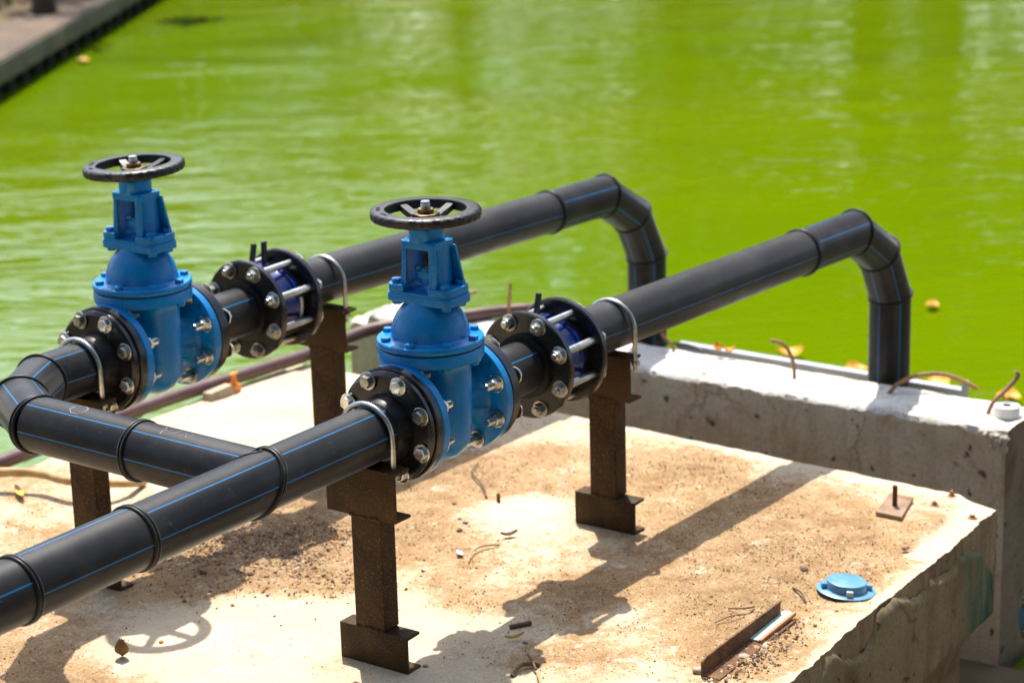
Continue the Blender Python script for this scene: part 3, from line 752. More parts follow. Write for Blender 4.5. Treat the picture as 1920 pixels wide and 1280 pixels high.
# ------------------------------------------------------------------ retaining wall with a ragged white top
WX0, WX1, WZ = 1.07, 1.285, -.44
ysw = [-.497+.0075*k for k in range(276)]
def wtop(y):
    b_ = 0
    if y > 1.46: b_ = .030*max(0, 1-abs(y-1.485)/.03) if y < 1.5 else -.010
    if 1.30 < y < 1.47: b_ = .016
    return WZ+b_+.004*fbm(y, 3, 6)
def wprof(y):
    z = wtop(y); rag = .006*fbm(y, 1, 22)+.016*chip(y, 3.7, 22)+.008*chip(y, 9.2, 60)-.004
    if y < -.455: rag -= .03*(1-(y+.497)/.042)
    fr = [(WX0+.002*fbm(y, q, 7), q) for q in (-2.0, -1.6, -1.2, -.95, -.8, -.7, -.6, -.54)]
    fr += [(WX0+.001, z-.03+min(0, rag)), (WX0+.004, z-.012+rag)]
    tp = [(lerp(WX0+.010, WX1-.006, t), z+(.004*fbm(y, t*3, 14)+.003*fbm(y, t*9, 34) if 0 < t < 1 else -.004)) for t in (0, .12, .25, .4, .55, .7, .85, 1)]
    bk = [(WX1, z-.02), (WX1+.004, -.7), (WX1, -2.0)]
    return fr, tp, bk
secs = [wprof(y) for y in ysw]
wall = empty('retaining_wall', (1.18, .5, -2.0), 'ragged concrete retaining wall with whitish broken top between slab and pond', 'wall')
def strip(name, rows_, mat, endcaps=False):
    mb = MB(); n = len(rows_[0][1]); vv = [(px, y, pz) for (y, row) in rows_ for (px, pz) in row]
    ff = [(i*n+k, i*n+k+1, (i+1)*n+k+1, (i+1)*n+k) for i in range(len(rows_)-1) for k in range(n-1)]
    mb.add(vv, ff)
    if endcaps: mb.f += [list(range(n)), list(reversed(range(len(vv)-n, len(vv))))]; mb.uv += [[(0, 0)]*n]*2
    return mb.build(name, mat, wall, ang=55)
strip('wall_face', [(y, s[0]) for y, s in zip(ysw, secs)], 'wall_concrete')
strip('wall_cap', [(y, [s[0][-1]]+s[1]+[s[2][0]]) for y, s in zip(ysw, secs)], 'wall_top')
strip('wall_back', [(y, s[2]) for y, s in zip(ysw, secs)], 'wall_concrete')
for i_, y in ((0, ysw[0]), (-1, ysw[-1])):
    s = secs[i_]; prof = s[0]+s[1]+s[2]; mb = MB(); mb.add([(px, y, pz) for px, pz in prof], [tuple(range(len(prof)))]); mb.build('wall_end', 'wall_end', wall)
# broken lumps hanging on the corner
mb = MB()
for k in range(26):
    y = -.497+abs(random.gauss(0, .022)); z = -.456-abs(random.gauss(0, .012)); rr_ = random.uniform(.004, .010)
    bm = bmesh.new(); bmesh.ops.create_icosphere(bm, subdivisions=1, radius=rr_)
    T = Matrix.Translation((WX0-.002, y, z)) @ Matrix.Rotation(random.random()*6, 4, (1, .4, .2))
    for v_ in bm.verts: v_.co *= random.uniform(.7, 1.25)
    mb.add([v_.co.copy() for v_ in bm.verts], [[q.index for q in f.verts] for f in bm.faces], T); bm.free()
mb.build('broken_corner', 'wall_top', wall, ang=20)

# grey steel channel along the back of the wall
mb = MB(); mb.box(1.425, 1.455, -.215, .66, -.520, -.4765); mb.box(1.425, 1.458, -.2215, -.2155, -.520, -.457)
tag(mb.build('steel_rail', 'grey_steel', None, bevel=.001, loc=(1.445, .2, -.47)), 'pale grey steel rail running along the pond side of the white wall top', 'rail')

# ------------------------------------------------------------------ pond, banks
WL = -1.10
mb = MB(); mb.add([(-40, -60, WL), (90, -60, WL), (90, 90, WL), (-40, 90, WL)], [(0, 1, 2, 3)])
tag(mb.build('water', 'pond_water', None), kind='structure')
# left bank coping along a line
A = Vector((5.633, 8.004, 0)); U = Vector((.8609, .5085, 0)).normalized(); V = Vector((-U.y, U.x, 0))
def bankT(): 
    return Matrix(((U.x, V.x, 0, A.x), (U.y, V.y, 0, A.y), (0, 0, 1, 0), (0, 0, 0, 1)))
BT = bankT(); zt = -.86
r = empty('bank_wall', (A.x, A.y, WL), 'low concrete bank wall with overhanging coping far across the pond', 'wall')
mb = MB()
for k in range(-9, 16): mb.box(k*1.5+.006, (k+1)*1.5-.006, .0, .42, zt-.135, zt+random.uniform(-.004, .004), BT)
mb.build('coping', 'coping', r, bevel=.01)
mb = MB(); mb.box(-14, 24, .012, .415, zt+.0045, zt+.0075, BT); mb.build('coping_surface', 'coping_top_shaded', r)
mb = MB(); mb.box(-14, 24, .16, .40, -1.7, zt-.136, BT)
for k in range(-46, 78):
    mb.box(k*.31, k*.31+.12, .05, .17, -1.7, zt-.137, BT)
mb.build('pile_row', 'dark_stone', r)
mb = MB(); nx_, ny_ = 60, 14; vv = []
for i in range(nx_):
    for j in range(ny_):
        p = BT @ Vector((lerp(-14, 24, i/(nx_-1)), .40+j*j*.09, 0)); vv.append((p.x, p.y, zt-.01+(.05*fbm(p.x, p.y, 1.2)+.02*j*.5 if j else 0)))
mb.add(vv, [(i*ny_+j, (i+1)*ny_+j, (i+1)*ny_+j+1, i*ny_+j+1) for i in range(nx_-1) for j in range(ny_-1)])
tag(mb.build('bank', 'soil', None), kind='structure')
# grass tufts and a stump on the bank
mb = MB()
for k in range(900):
    c = BT @ Vector((random.gauss(1.75, .5), .62+abs(random.gauss(0, .35)), 0)); h_ = random.uniform(.03, .10); w = random.uniform(.006, .014); a = random.random()*6.28; l = random.uniform(-.05, .05)
    dx, dy_ = w*math.cos(a), w*math.sin(a)
    mb.add([(c.x-dx, c.y-dy_, zt), (c.x+dx, c.y+dy_, zt), (c.x+l+dx*.3, c.y+l, zt+h_)], [(0, 1, 2)])
tag(mb.build('grass', 'grass_green', None, flat_=True), kind='stuff')
mb = MB(); mb.lathe([(.095, -.90), (.088, -.85), (.076, -.78), (.070, -.71), (.05, -.69), (.0, -.695)], 18, at_(7.20, 9.25, 0), mod=lambda th, r_, z_: 1+.12*noise.noise((math.cos(th)*2, math.sin(th)*2, z_*4)))
tag(mb.build('tree_stump', 'dead_wood', None, loc=(7.20, 9.25, -.88)), 'short dark tree stump on the bare bank behind the coping', 'stump')

# far bank with the trees that the water mirrors
mb = MB(); vv = []
for i in range(40):
    for j in range(8):
        y = lerp(-45, 60, i/39); x = 19+j*3.5+1.2*fbm(y, 1, .08); vv.append((x, y, WL-.3+min(1.2, j*.6)))
mb.add(vv, [(i*8+j, (i+1)*8+j, (i+1)*8+j+1, i*8+j+1) for i in range(39) for j in range(7)]); tag(mb.build('far_bank', 'soil', None), kind='structure')
def make_tree(loc, H, W, seed):
    rnd = random.Random(seed); r = empty('broadleaf_tree', loc); x0, y0, z0 = loc
    mb = MB(); top = Vector((x0+rnd.uniform(-.5, .5), y0+rnd.uniform(-.5, .5), z0+H*.75))
    mb.tube([(x0, y0, z0), (x0+.1, y0, z0+H*.25), (x0, y0+.15, z0+H*.5), top], [.28, .22, .15, .05], 10)
    tips = []
    for k in range(9):
        b0 = Vector((x0, y0, z0+H*rnd.uniform(.28, .6))); a = k*2.4+rnd.random(); t_ = b0+Vector((math.cos(a)*W*rnd.uniform(.5, .85), math.sin(a)*W*rnd.uniform(.5, .85), H*rnd.uniform(.08, .28)))
        mb.tube([b0, b0.lerp(t_, .5)+Vector((0, 0, .3)), t_], [.10, .06, .02], 7); tips.append(t_)
    mb.build('trunk', 'tree_bark', r)
    mb = MB(); cl = tips+[top]+[Vector((x0+rnd.gauss(0, W*.45), y0+rnd.gauss(0, W*.45), z0+H*rnd.uniform(.35, .98))) for _ in range(26)]
    cl += [Vector((x0+rnd.gauss(0, W*.55), y0+rnd.gauss(0, W*.55), z0+H*rnd.uniform(.12, .4))) for _ in range(12)]
    for c in cl:
        rad = rnd.uniform(.55, 1.25)*W*.34
        for _ in range(190):
            d = Vector((rnd.gauss(0, 1), rnd.gauss(0, 1), rnd.gauss(0, .8))).normalized()*rad*rnd.random()**.35
            p = c+d; s = rnd.uniform(.14, .32); e1 = Vector((rnd.gauss(0, 1), rnd.gauss(0, 1), rnd.gauss(0, .6))).normalized(); e2 = e1.cross(d+Vector((.01, 0, .02))).normalized()
            mb.add([p-e1*s, p+e2*s*.55, p+e1*s, p-e2*s*.55], [(0, 1, 2, 3)])
    mb.build('crown', 'tree_leaf', r, flat_=True)
    return r
TREES = [(22.3, 9.6, 13), (22, 3.0, 13), (23.3, 13.9, 13), (24, -3.0, 12.5), (25.5, 6.0, 15), (24.5, 11.7, 15)]
protos = []
for k, (x, y, H) in enumerate(TREES):
    if k < 2:
        t = make_tree((x, y, WL+.2), H, 4.6, 5+k); protos.append((t, H))
    else:
        p, h0 = protos[k % 2]; t = copy_tree(p); t.location = (x, y, WL+.2); t.rotation_euler = (0, 0, k*1.3); q = {2: .74}.get(k, 1); t.scale = (q, q, H/h0)
    tag(t, 'leafy tree on the far bank, mirrored in the green pond', 'tree', 'trees on the far bank')

for k, (x, y, H, W_, lb) in enumerate(((20.6, 15.6, 5.2, .50, 'leafy bush on the far bank, next to the tall trees'), (19.4, 17.3, 4.6, .42, 'leafy bush on the far bank, second from the tall trees'), (18.0, 18.6, 5.0, .46, 'leafy bush on the far bank, third from the tall trees'), (16.4, 19.6, 4.4, .46, 'leafy bush on the far bank, farthest from the tall trees'), (8.3, 11.0, 2.0, .24, 'low leafy bush on the bank behind the coping, nearest the stump'), (10.4, 12.2, 2.0, .26, 'low leafy bush on the bank behind the coping, between two others'), (12.6, 13.6, 2.2, .28, 'low leafy bush on the bank behind the coping, farthest along'))):
    p, h0 = protos[k % 2]; t = copy_tree(p); t.location = (x, y, -.95); t.rotation_euler = (0, 0, 2+k); q = H/h0; t.scale = (W_, W_, q); del t['group']; tag(t, lb, 'tree')  # low bank bushes are unseen, added so the water mirrors them dark
for k, (x, y, H, lb) in enumerate(((-12, -6.5, 15, 'leafy tree on the near shore behind the camera, beside the path'), (-9, -11.5, 16, 'leafy tree on the near shore behind the camera, in the middle'), (-2, -12, 15, 'leafy tree on the near shore behind the camera, by the pit'), (-13, .5, 14, 'leafy tree on the near shore behind the camera, by the pond'))):
    p, h0 = protos[k % 2]; t = copy_tree(p); t.location = (x, y, -1.0); t.rotation_euler = (0, 0, 1+k*1.9); q = H/h0; t.scale = (1.25, 1.25, q); del t['group']; tag(t, lb, 'tree', 'trees on the near shore')  # unseen trees added behind the camera to block fill on shaded sides
# earth below the slab
mb = MB(); vv = []
for i in range(30):
    for j in range(30):
        x = lerp(-24, 1.075, (i/29)**.6); y = lerp(-22, 1.3, (j/29)**.6); vv.append((x, y, -1.06+.03*fbm(x, y, .8)))
mb.add(vv, [(i*30+j, (i+1)*30+j, (i+1)*30+j+1, i*30+j+1) for i in range(29) for j in range(29)]); vv = []
for i in range(12):
    for j in range(12):
        x = lerp(1.075, 9, i/11); y = lerp(-22, -.56, (j/11)**.6); vv.append((x, y, -1.06+.03*fbm(x, y, .8)))
mb.add(vv, [(i*12+j, (i+1)*12+j, (i+1)*12+j+1, i*12+j+1) for i in range(11) for j in range(11)])
tag(mb.build('ground', 'soil', None), kind='structure')

# ------------------------------------------------------------------ small things on the slab and wall
def rod(name, mat, pts, r, label, cat, group=None, n=10, ribs=False):
    mb = MB(); P = [Vector(p) for p in pts]; out = []
    for i in range(len(P)-1):
        p0, p1, p2, p3 = P[max(0, i-1)], P[i], P[i+1], P[min(len(P)-1, i+2)]
        for k in range(8):
            t = k/8; out.append(.5*((2*p1)+(p2-p0)*t+(2*p0-5*p1+4*p2-p3)*t*t+(3*p1-p0-3*p2+p3)*t**3))
    out.append(P[-1])
    rr = [r*(1+(.12 if ribs and k % 2 else 0)) if not isinstance(r, (list, tuple)) else lerp(r[0], r[1], k/(len(out)-1))*(1+.15*noise.noise((k*.7, 1, 2))) for k in range(len(out))]
    mb.tube(out, rr, n)
    o = mb.build(name, mat, None, loc=tuple(P[0]), ang=60); return tag(o, label, cat, group)
G2 = 'bent rebars on the wall'
rod('rebar', 'rebar_rust', [(1.194,-.111,-.452),(1.214,-.129,-.420),(1.245,-.162,-.400),(1.273,-.198,-.394),(1.296,-.232,-.398),(1.316,-.268,-.414),(1.333,-.302,-.434)], .0052, 'long rusty rebar arching over the wall top at the foot of the nearer riser', 'rebar', G2, ribs=True)
rod('rebar', 'rebar_rust', [(1.170,-.400,-.452),(1.184,-.408,-.416),(1.208,-.427,-.389),(1.230,-.445,-.363),(1.239,-.451,-.349),(1.237,-.444,-.340)], .0052, 'rusty rebar with hooked tip rising beside the white ring', 'rebar', G2, ribs=True)
rod('rebar', 'rebar_rust', [(1.202,.160,-.452),(1.208,.166,-.410),(1.210,.180,-.376),(1.205,.200,-.354),(1.190,.225,-.345)], .0050, 'rusty rebar curled like a hook in the middle of the wall top', 'rebar', G2, ribs=True)
rod('rebar', 'rebar_rust', [(1.244,.550,-.455),(1.241,.565,-.418),(1.235,.582,-.400),(1.233,.591,-.388)], .0045, 'short slanted rusty rebar on the wall beside the farther riser foot', 'rebar', G2, ribs=True)
rod('rebar', 'rebar_rust', [(1.275,1.137,-.47),(1.289,1.145,-.395),(1.306,1.150,-.339)], .0048, 'upright pinkish rusty rebar on the wall behind the nearer coupling', 'rebar', G2, ribs=True)
rod('rebar', 'rebar_rust', [(1.279,1.41,-.47),(1.31,1.375,-.425),(1.349,1.347,-.409),(1.372,1.319,-.400)], .0048, 'low rusty rebar leaning out over the pond beside the nearer valve yoke', 'rebar', G2, ribs=True)
rod('cable', 'black_rubber', [(1.302,.66,-.445),(1.300,.60,-.437),(1.285,.55,-.428),(1.276,.50,-.430),(1.262,.475,-.436)], .004, 'thin black cable lying on the wall beside the farther riser', 'cable')
rod('brown_pipe', 'pipe_oxide', [(-2.2,1.56,-.437),(-.9,1.50,-.437),(-.37,1.474,-.437),(-.18,1.483,-.437),(.19,1.473,-.437),(.50,1.44,-.437),(.72,1.415,-.436),(.885,1.420,-.434),(1.0,1.385,-.427),(1.19,1.24,-.4205),(1.29,1.17,-.4205),(1.37,1.10,-.425),(1.46,1.0,-.46),(1.55,.93,-.7),(1.58,.9,-1.2)], .0180, 'long reddish brown pipe along the pond edge of the slab, bending over the wall', 'pipe', n=16)
rod('root', 'root_bark', [(-.62,1.50,-.445),(-.508,1.414,-.420),(-.470,1.350,-.413),(-.440,1.276,-.413),(-.442,1.188,-.413),(-.408,1.109,-.415),(-.35,1.085,-.43),(-.28,1.10,-.452)], [.0125, .009], 'dry yellowish bent branch lying beside the leftmost rusty post', 'branch')
rod('hose', 'strip_green', [(-1.2,1.525,-.452),(-.5,1.487,-.449),(-.29,1.474,-.449),(-.08,1.470,-.450),(.1,1.476,-.452)], .0085, 'pale green hose lying beside the reddish brown pipe', 'hose')  # green tube added in place of the pale water gap by the pipe
# clamp block with an orange tap
r = empty('pipe_clamp', (.327, 1.452, GZ), 'concrete block with an orange tap holding the reddish brown pipe', 'clamp')
mb = MB(); mb.hexa([(.29, 1.405, GZ-.003), (.385, 1.40, GZ-.003), (.385, 1.432, GZ-.003), (.29, 1.438, GZ-.003)], [(.295, 1.407, GZ+.022), (.378, 1.405, GZ+.026), (.38, 1.432, GZ+.026), (.295, 1.438, GZ+.022)]); mb.build('block', 'block_stone', r, bevel=.004)
mb = MB(); mb.box(.386, .412, 1.405, 1.43, GZ-.002, GZ+.020); mb.lathe([(.007, 0), (.009, .003), (.009, .012), (.006, .015), (.006, .026), (.008, .028), (.007, .033), (0, .034)], 14, at_(.399, 1.418, GZ+.018)); mb.box(.384, .414, 1.414, 1.422, GZ+.046, GZ+.051); mb.build('tap', 'tap_orange', r, bevel=.002)

# steel plate with stud
r = empty('anchor_plate', (.49, -.483, GZ), 'thick rusty steel plate with one upright stud near the slab corner', 'steel plate')
mb = MB(); mb.prism([(.430, -.466), (.429, -.530), (.556, -.497), (.557, -.437)][::-1], GZ-.004, GZ+.0105); mb.build('plate', 'plate_rust', r, bevel=.0012)
mb = MB(); prof = [(.0062, 0)]; z = .003
while z < .046: prof += [(.0060, z), (.0052, z+.001)]; z += .0022
prof += [(.0048, .048)]
mb.lathe(prof, 14, at_(.488, -.484, GZ+.010)); mb.build('stud', 'rusty_iron', r)
for k, (x, y, lb) in enumerate(((.646, -.550, 'small rusty anchor bolt farthest along the pale slab edge by the wall'), (.559, -.548, 'small rusty anchor bolt between the stud plate and the slab corner'), (.540, -.649, 'small rusty anchor bolt closest to the broken side edge of the slab'))):
    mb = MB(); T = at_(x, y, slab_z(x, y)-.001); mb.lathe([(.011, 0), (.0115, .0015), (.010, .003)], 18, T); hexprof(mb, T @ Matrix.Translation((0, 0, .003)), .0062, .006); mb.lathe([(.0036, .008), (.0034, .0145-.003*k)], 10, T)
    tag(mb.build('anchor_bolt', 'rebar_rust', None, loc=(x, y, GZ)), lb, 'bolt', 'anchor bolts')

# blue cap
r = empty('blue_cover', (.004, -.612, GZ), 'round sky blue pipe cap with clips near the slab side edge', 'cap')
T = at_(.004, -.612, GZ+.002) @ Matrix.Rotation(R_(3), 4, 'Y') @ Matrix.Rotation(R_(4), 4, 'X')
mb = MB(); mb.lathe([(.0, .0), (.058, .0), (.0605, .0015), (.0608, .0035), (.0585, .0048), (.045, .0055), (.043, .006), (.0415, .020), (.0405, .0225), (.037, .0238), (.0, .0248)], 64, T); mb.build('lid', 'cap_blue', r, ang=28)
for k, a in enumerate((215.6, 128, 305, 36)):
    mb = MB(); mb.box(.0405, .0525, -.0065, .0065, .0052, .0165, T @ Matrix.Rotation(R_(a), 4, 'Z')); mb.build('clip', 'grey_steel' if k == 0 else 'cap_blue', r, bevel=.0008)

# angle iron and a flat bar in rubble
d = Vector((.32, .012, 0)).normalized(); T = Matrix.Translation((-.515, -.574, GZ)) @ Matrix.Rotation(math.atan2(d.y, d.x), 4, 'Z') 
mb = MB(); ln = 22; top = []; bot = []
rs = []
for k in range(ln):
    x = .325*k/(ln-1); j1 = .0015*noise.noise((k*.8, 0, 1)); hh = .037+j1-(.006 if k == 0 else 0)
    rs.append([(x, 0, hh), (x, -.0045, hh), (x, -.0048, .0045), (x, -.040+j1, .004), (x, -.040+j1, -.001), (x, 0, -.001)])
mb.rings(rs, T); tag(mb.build('angle_iron', 'rusty_iron', None, bevel=.0006, loc=(-.35, -.58, GZ)), 'rusty length of angle iron standing on edge among the rubble', 'angle iron')
mb = MB(); T = Matrix.Translation((-.325, -.588, GZ)) @ Matrix.Rotation(R_(2), 4, 'Z') @ Matrix.Rotation(R_(-1.5), 4, 'Y'); mb.box(0, .15, -.004, .016, .004, .009, T)
r = tag(mb.build('flat_bar', 'mint_paint', None, bevel=.0008, loc=(-.25, -.59, GZ)), 'short flat bar with mint paint and a rusty edge beside the angle iron', 'flat bar')
mb = MB(); mb.box(0, .152, -.0105, -.0042, .003, .0105, T); mb.build('rusty_edge', 'brick_red', r, bevel=.001)

# white ring on the wall end
mb = MB(); mb.lathe([(.0125, .001), (.0305, 0), (.0325, .002), (.0325, .027), (.0305, .0295), (.0135, .0295), (.0122, .028)], 48, at_(1.181, -.449, -.4405), closed=True)
o = mb.build('plastic_ring', 'white_plastic', None, loc=(1.181, -.449, -.44)); mb = MB(); mb.lathe([(0, .0), (.0128, .0), (.0128, .0275), (.0118, .0275), (.0112, .008), (0, .0075)], 32, at_(1.181, -.449, -.4395)); mb.build('hole_shade', 'black_rubber', o)  # black insert paints the shade inside the ring's hole
tag(o, 'white plastic ring lying on the end of the wall top', 'ring')

# dry leaves and petals
def leaf(name, mat, c, lx, wy, rz, curl, label, group=None, tilt=0.0):
    mb = MB(); n = 9; T = Matrix.Translation(c) @ Matrix.Rotation(rz, 4, 'Z') @ Matrix.Rotation(tilt, 4, 'Y'); top = []
    for k in range(n):
        t = k/(n-1); w = wy*math.sin(PI*min(1, t*.96+.02))**.8; x = (t-.5)*lx; z = curl*(2*t-1)**2
        top += [(x, -w, z+curl*.6), (x, 0, z), (x, w, z+curl*.7)]
    f = [];
    for k in range(n-1):
        for q in (0, 1): f.append((k*3+q, (k+1)*3+q, (k+1)*3+q+1, k*3+q+1))
    m_ = len(top); vv = top+[(x, y, z-.0007) for x, y, z in top]
    mb.add(vv, f+[tuple(reversed([q+m_ for q in g])) for g in f], T)
    return tag(mb.build(name, mat, None, loc=tuple(c), ang=60), label, 'leaf', group)
leaf('leaf', 'orange_leaf', (1.268, .430, -.424), .036, .014, .9, .014, 'curled orange petal lying on the pond edge of the wall, left of a pair', 'orange petals')
leaf('leaf', 'orange_leaf', (1.272, .398, -.424), .032, .015, 2.2, .013, 'curled orange petal lying on the pond edge of the wall, right of a pair', 'orange petals')
leaf('leaf', 'yellow_leaf', (-.557, -.172, GZ+.004), .042, .005, -.55, .006, 'narrow yellow leaf in the pipe shadow beside a dark stick')
leaf('leaf', 'brown_leaf', (-1.045, .425, GZ+.020), .045, .014, .7, .008, 'curled dark brown leaf standing below the handwheel shadow', None, 1.2)
leaf('leaf', 'brown_leaf', (-.103, .162, GZ+.004), .040, .007, -.6, .007, 'curled brown leaf on the pale slab between the two nearer posts')
leaf('leaf', 'yellow_leaf', (-.49, 1.30, GZ+.012), .09, .009, 1.0, .004, 'yellow leaf strip beneath the dry bent branch')
mb = MB(); mb.box(-.014, .014, -.007, .007, 0, .0018, at_(-.250, .190, GZ+.006, Matrix.Rotation(.75, 4, 'Z') @ Matrix.Rotation(.25, 4, 'X'))); tag(mb.build('paper_scrap', 'grey_steel', None, bevel=.0004, loc=(-.25, .19, GZ)), 'small pale grey paper scrap beside the curved pale twig', 'scrap')
# twigs
def tw(pts, r, label, mat='twig_bark', h=.004): return rod('twig', mat, [(x, y, GZ+h+(.006*math.sin(PI*k/(len(pts)-1)))) for k, (x, y) in enumerate(pts)], r, label, 'twig', 'twigs on the slab', 7)
tw([(-.278, .145), (-.239, .165), (-.196, .167), (-.161, .147)], (.0016, .0026), 'thin curved twig on the pale slab beside the grey paper scrap', 'pale_twig')
tw([(.255, .506), (.179, .470), (.122, .398), (.068, .348)], (.0014, .0030), 'long thin crooked twig on the slab under the nearer valve', 'twig_bark')
tw([(-.517, -.132), (-.478, -.157)], (.0048, .0050), 'stout straight dark stick lying in the valve shadow beside a yellow leaf')
tw([(-.707, -.271), (-.675, -.266), (-.658, -.268), (-.635, -.285)], (.0038, .0044), 'dark crooked stick in the valve shadow by the bottom edge')
tw([(-.616, -.245), (-.646, -.276), (-.667, -.299)], (.0022, .0026), 'short dark twig crossing the crooked stick', h=.008)
tw([(-.667, -.303), (-.69, -.32), (-.715, -.345)], (.0026, .0026), 'pale twig running out of the valve shadow', 'pale_twig')
tw([(-.207, -.456), (-.208, -.480), (-.195, -.495), (-.172, -.496)], (.0014, .0022), 'thin curved twig lying behind the angle iron')
tw([(-.284, -.470), (-.252, -.487), (-.218, -.500)], (.0012, .0014), 'hair thin straight twig behind the angle iron')
tw([(-.044, -.515), (-.069, -.547), (-.098, -.575)], (.0026, .0016), 'small forked twig left of the blue cap')
# big fallen leaves drifting along the wall
for k, (x, y, lb) in enumerate(((3.27, 1.30, 'orange leaf drifting on the pond behind the hook shaped rebar'), (3.21, .68, 'orange leaf drifting on the pond behind the long arching rebar'), (3.18, .40, 'orange leaf drifting on the pond behind the white ring'), (3.20, .99, 'orange leaf drifting on the pond half hidden by the nearer riser'))):
    leaf('leaf', 'orange_leaf', (x, y, WL+.012), .105, .042, -.7+.5*k, .020, lb, 'leaves drifting along the wall')
leaf('leaf', 'orange_leaf', (4.14, 1.14, WL+.012), .07, .026, .4, .012, 'orange leaf floating on open green water right of the nearer riser')
leaf('leaf', 'orange_leaf', (6.90, 8.60, WL+.012), .10, .04, .4, .012, 'orange leaf floating beside the far bank wall')

# stones one can pick out
def stone(mb, c, r, rnd, squash=.7):
    bm = bmesh.new(); bmesh.ops.create_icosphere(bm, subdivisions=2, radius=r); sd = rnd.random()*50
    T = Matrix.Translation(c) @ Matrix.Rotation(rnd.random()*6, 4, 'Z')
    for v_ in bm.verts:
        v_.co *= 1+.5*noise.noise((v_.co/r)*1.1+Vector((sd, 0, 0))); v_.co.z *= squash; v_.co.x *= 1.2
    mb.add([v_.co.copy() for v_ in bm.verts], [[q.index for q in f.verts] for f in bm.faces], T); bm.free()
rnd = random.Random(4)
STN = [(-.130, .278, .009, 'brown_stone', 'brown pebble beside the long crooked twig'), (.001, .390, .007, 'brown_stone', 'small brown pebble at the tail of the long crooked twig'), (-.071, .322, .006, 'grey_stone', 'grey pebble in the sandy patch under the nearer valve'), (-.085, .295, .007, 'grey_stone', 'grey pebble beside another in the sandy patch under the nearer valve'),
       (-.559, -.199, .0065, 'grey_stone', 'smooth grey pebble in the shadow just below the yellow leaf'), (-.755, -.10, .0065, 'grey_stone', 'smooth grey pebble in the middle of the valve shadow'), (.063, -.483, .010, 'brown_stone', 'brown clod of soil behind the blue cap'), (.280, -.612, .009, 'brown_stone', 'dark brown clod at the end of the cracked screed edge'),
       (-.499, -.560, .015, 'pale_stone', 'pale stone at the lower end of the angle iron'), (-.573, .506, .010, 'brown_stone', 'brown stone at the edge of the gravel heap'), (-.10, -.645, .006, 'brick_red', 'reddish brick crumb on the slab edge below the blue cap'), (-.40, -.600, .012, 'pale_stone', 'pale stone wedged against the angle iron foot'), (-.335, -.612, .009, 'pale_stone', 'pale stone beside the flat mint bar end'), (-.345, -.600, .008, 'brick_red', 'reddish stone beside the flat mint bar end'), (-.62, .60, .012, 'brown_stone', 'large brown stone inside the gravel heap in the pipe shadow'), (-.94, .42, .006, 'brick_red', 'red crumb inside the handwheel shadow')]
for (x, y, r_, mt, lb) in STN:
    r_ *= .78; mb = MB(); stone(mb, (x, y, GZ+r_*.35), r_, rnd); tag(mb.build('stone', mt, None, loc=(x, y, GZ), ang=50), lb, 'stone', 'loose stones')
mb = MB(); mb.lathe([(.0045, 0), (.0045, .020), (.004, .021)], 10, at_(.068, .313, GZ-.001)); tag(mb.build('dowel', 'rusty_iron', None, loc=(.068, .313, GZ)), 'short rusty dowel standing upright in the pale slab', 'dowel')

# gravel and crumbs, nobody could count these
OCT = [(1,0,0),(-1,0,0),(0,1,0),(0,-1,0),(0,0,1),(0,0,-1)]; OF = [(0,2,4),(2,1,4),(1,3,4),(3,0,4),(2,0,5),(1,2,5),(3,1,5),(0,3,5)]
PAL = [(.46, .29, .14), (.34, .19, .085), (.56, .40, .23), (.20, .12, .06), (.13, .085, .05), (.40, .26, .14), (.62, .50, .34), (.25, .22, .19), (.42, .20, .07)]
gv = MB(); tint = []; rnd = random.Random(9)
def crumb(x, y, s):
    ca, sa = math.cos(rnd.random()*6.28), math.sin(rnd.random()*6.28); sx, sy, sz = (s*rnd.uniform(.6, 1.5) for _ in range(3)); c = PAL[rnd.randrange(len(PAL))]; z = GZ+s*.2
    T = Matrix.Translation((x, y, z)) @ Matrix.Rotation(rnd.random()*6.28, 4, (rnd.gauss(0, 1), rnd.gauss(0, 1), rnd.gauss(0, 1)))
    gv.add([(p[0]*sx*rnd.uniform(.7, 1.1), p[1]*sy*rnd.uniform(.7, 1.1), p[2]*sz*.7) for p in OCT], OF, T); tint.extend([(*c, 1)]*6)
n = 0
while n < 24000:
    x = rnd.uniform(-1.6, .66); y = rnd.uniform(-.69, 1.40); d_ = dirt(x, y)
    if x > edge_x(y)-.02 or y < edge_y(x)+.015: continue
    if rnd.random() < (d_**1.4)*.9+.05:
        s = .0010+.0016*rnd.random()**3+(.0016*rnd.random()**5*d_); crumb(x, y, s); n += 1
for k in range(2600):                       # the heap under the pipe
    x, y = rnd.gauss(-.46, .10), rnd.gauss(.56, .13); crumb(x, y, .0016+.0045*rnd.random()**2.2)
for k in range(1100):                       # rubble by the angle iron
    x, y = rnd.gauss(-.38, .09), -.583-abs(rnd.gauss(0, .035))
    if y > edge_y(x)+.02: crumb(x, y, .0016+.0052*rnd.random()**2.4)
g = gv.build('gravel', 'stones', None, attrs={'tint': ('FLOAT_COLOR', tint)}, flat_=True); tag(g, kind='stuff')

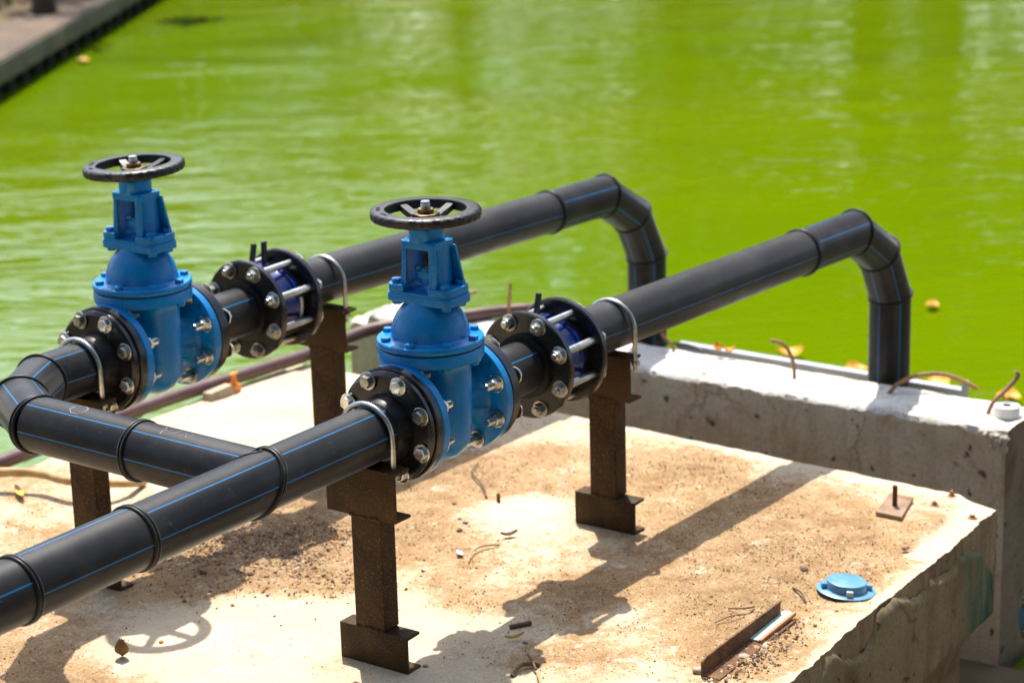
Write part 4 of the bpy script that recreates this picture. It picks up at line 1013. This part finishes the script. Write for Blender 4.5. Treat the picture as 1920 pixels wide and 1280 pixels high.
# blue flanged fitting low beside the wall end
r = empty('flanged_fitting', (.86, -.805, -1.05), 'blue flanged fitting low beside the wall end at the picture edge', 'pipe fitting')
FX, FY, FZ = .715, -.805, -.755
T = at_(FX, FY, FZ, TX); mb = MB(); mb.lathe([(.05, -.003), (.110, -.002), (.1135, 0), (.1135, .018), (.111, .020), (.066, .021), (.060, .04), (.057, .12), (.057, .30)], 56, T); mb.build('body', 'cap_blue', r, ang=40)
mb = MB(); mb.lathe([(.05, -1.05-FZ), (.05, -.06)], 24, at_(FX+.2, FY, FZ)); mb.build('stand', 'post_steel', r)
for k, a in enumerate(BA):
    f = flange_bolt(-.003, .021, .03, a, PCD, False, k*.4); f.v = [p+Vector((FX, FY, FZ)) for p in f.v]; f.build('flange_bolt', 'zinc', r)

# ------------------------------------------------------------------ camera, sun, sky
cam = bpy.data.cameras.new('camera'); co = bpy.data.objects.new('camera', cam); COL.objects.link(co)
yaw, pit, rol = R_(35.6249), R_(16.2849), R_(-1.5776)
F = Vector((math.cos(yaw)*math.cos(pit), math.sin(yaw)*math.cos(pit), -math.sin(pit)))
rt = Vector((math.sin(yaw), -math.cos(yaw), 0)); up = rt.cross(F)
r2 = rt*math.cos(rol)+up*math.sin(rol); u2 = -rt*math.sin(rol)+up*math.cos(rol)
CP = Vector((-4.0214, -2.6679, 1.4014))
co.matrix_world = Matrix(((r2.x, u2.x, -F.x, CP.x), (r2.y, u2.y, -F.y, CP.y), (r2.z, u2.z, -F.z, CP.z), (0, 0, 0, 1)))
cam.sensor_width = 36; cam.lens = 4378.065/1920*36; cam.clip_start = .05; cam.clip_end = 400
cam.dof.use_dof = True; cam.dof.focus_distance = 4.22; cam.dof.aperture_fstop = 4.2; cam.dof.aperture_blades = 9
S.camera = co
sd = Vector((.339, .312, .86)).normalized()
sun = bpy.data.lights.new('sun', 'SUN'); sun.energy = 4.2; sun.angle = R_(.55); sun.color = (1, .955, .88)
so = bpy.data.objects.new('sun', sun); COL.objects.link(so); so.rotation_euler = sd.to_track_quat('Z', 'Y').to_euler(); so.location = (3, 3, 8)
w = bpy.data.worlds.new('World'); S.world = w; w.use_nodes = True
sky = w.node_tree.nodes.new('ShaderNodeTexSky'); sky.sky_type = 'NISHITA'; sky.sun_disc = False
sky.sun_elevation = math.asin(sd.z); sky.sun_rotation = math.atan2(sd.x, sd.y); sky.dust_density = 2.6; sky.air_density = 1.0
bg = w.node_tree.nodes['Background']; bg.inputs['Strength'].default_value = .15
w.node_tree.links.new(sky.outputs[0], bg.inputs['Color'])
S.view_settings.view_transform = 'Standard'; S.view_settings.look = 'None'; S.view_settings.exposure = .97; S.view_settings.gamma = 1
S.render.engine = 'CYCLES'; S.cycles.max_bounces = 8; S.cycles.use_denoising = True
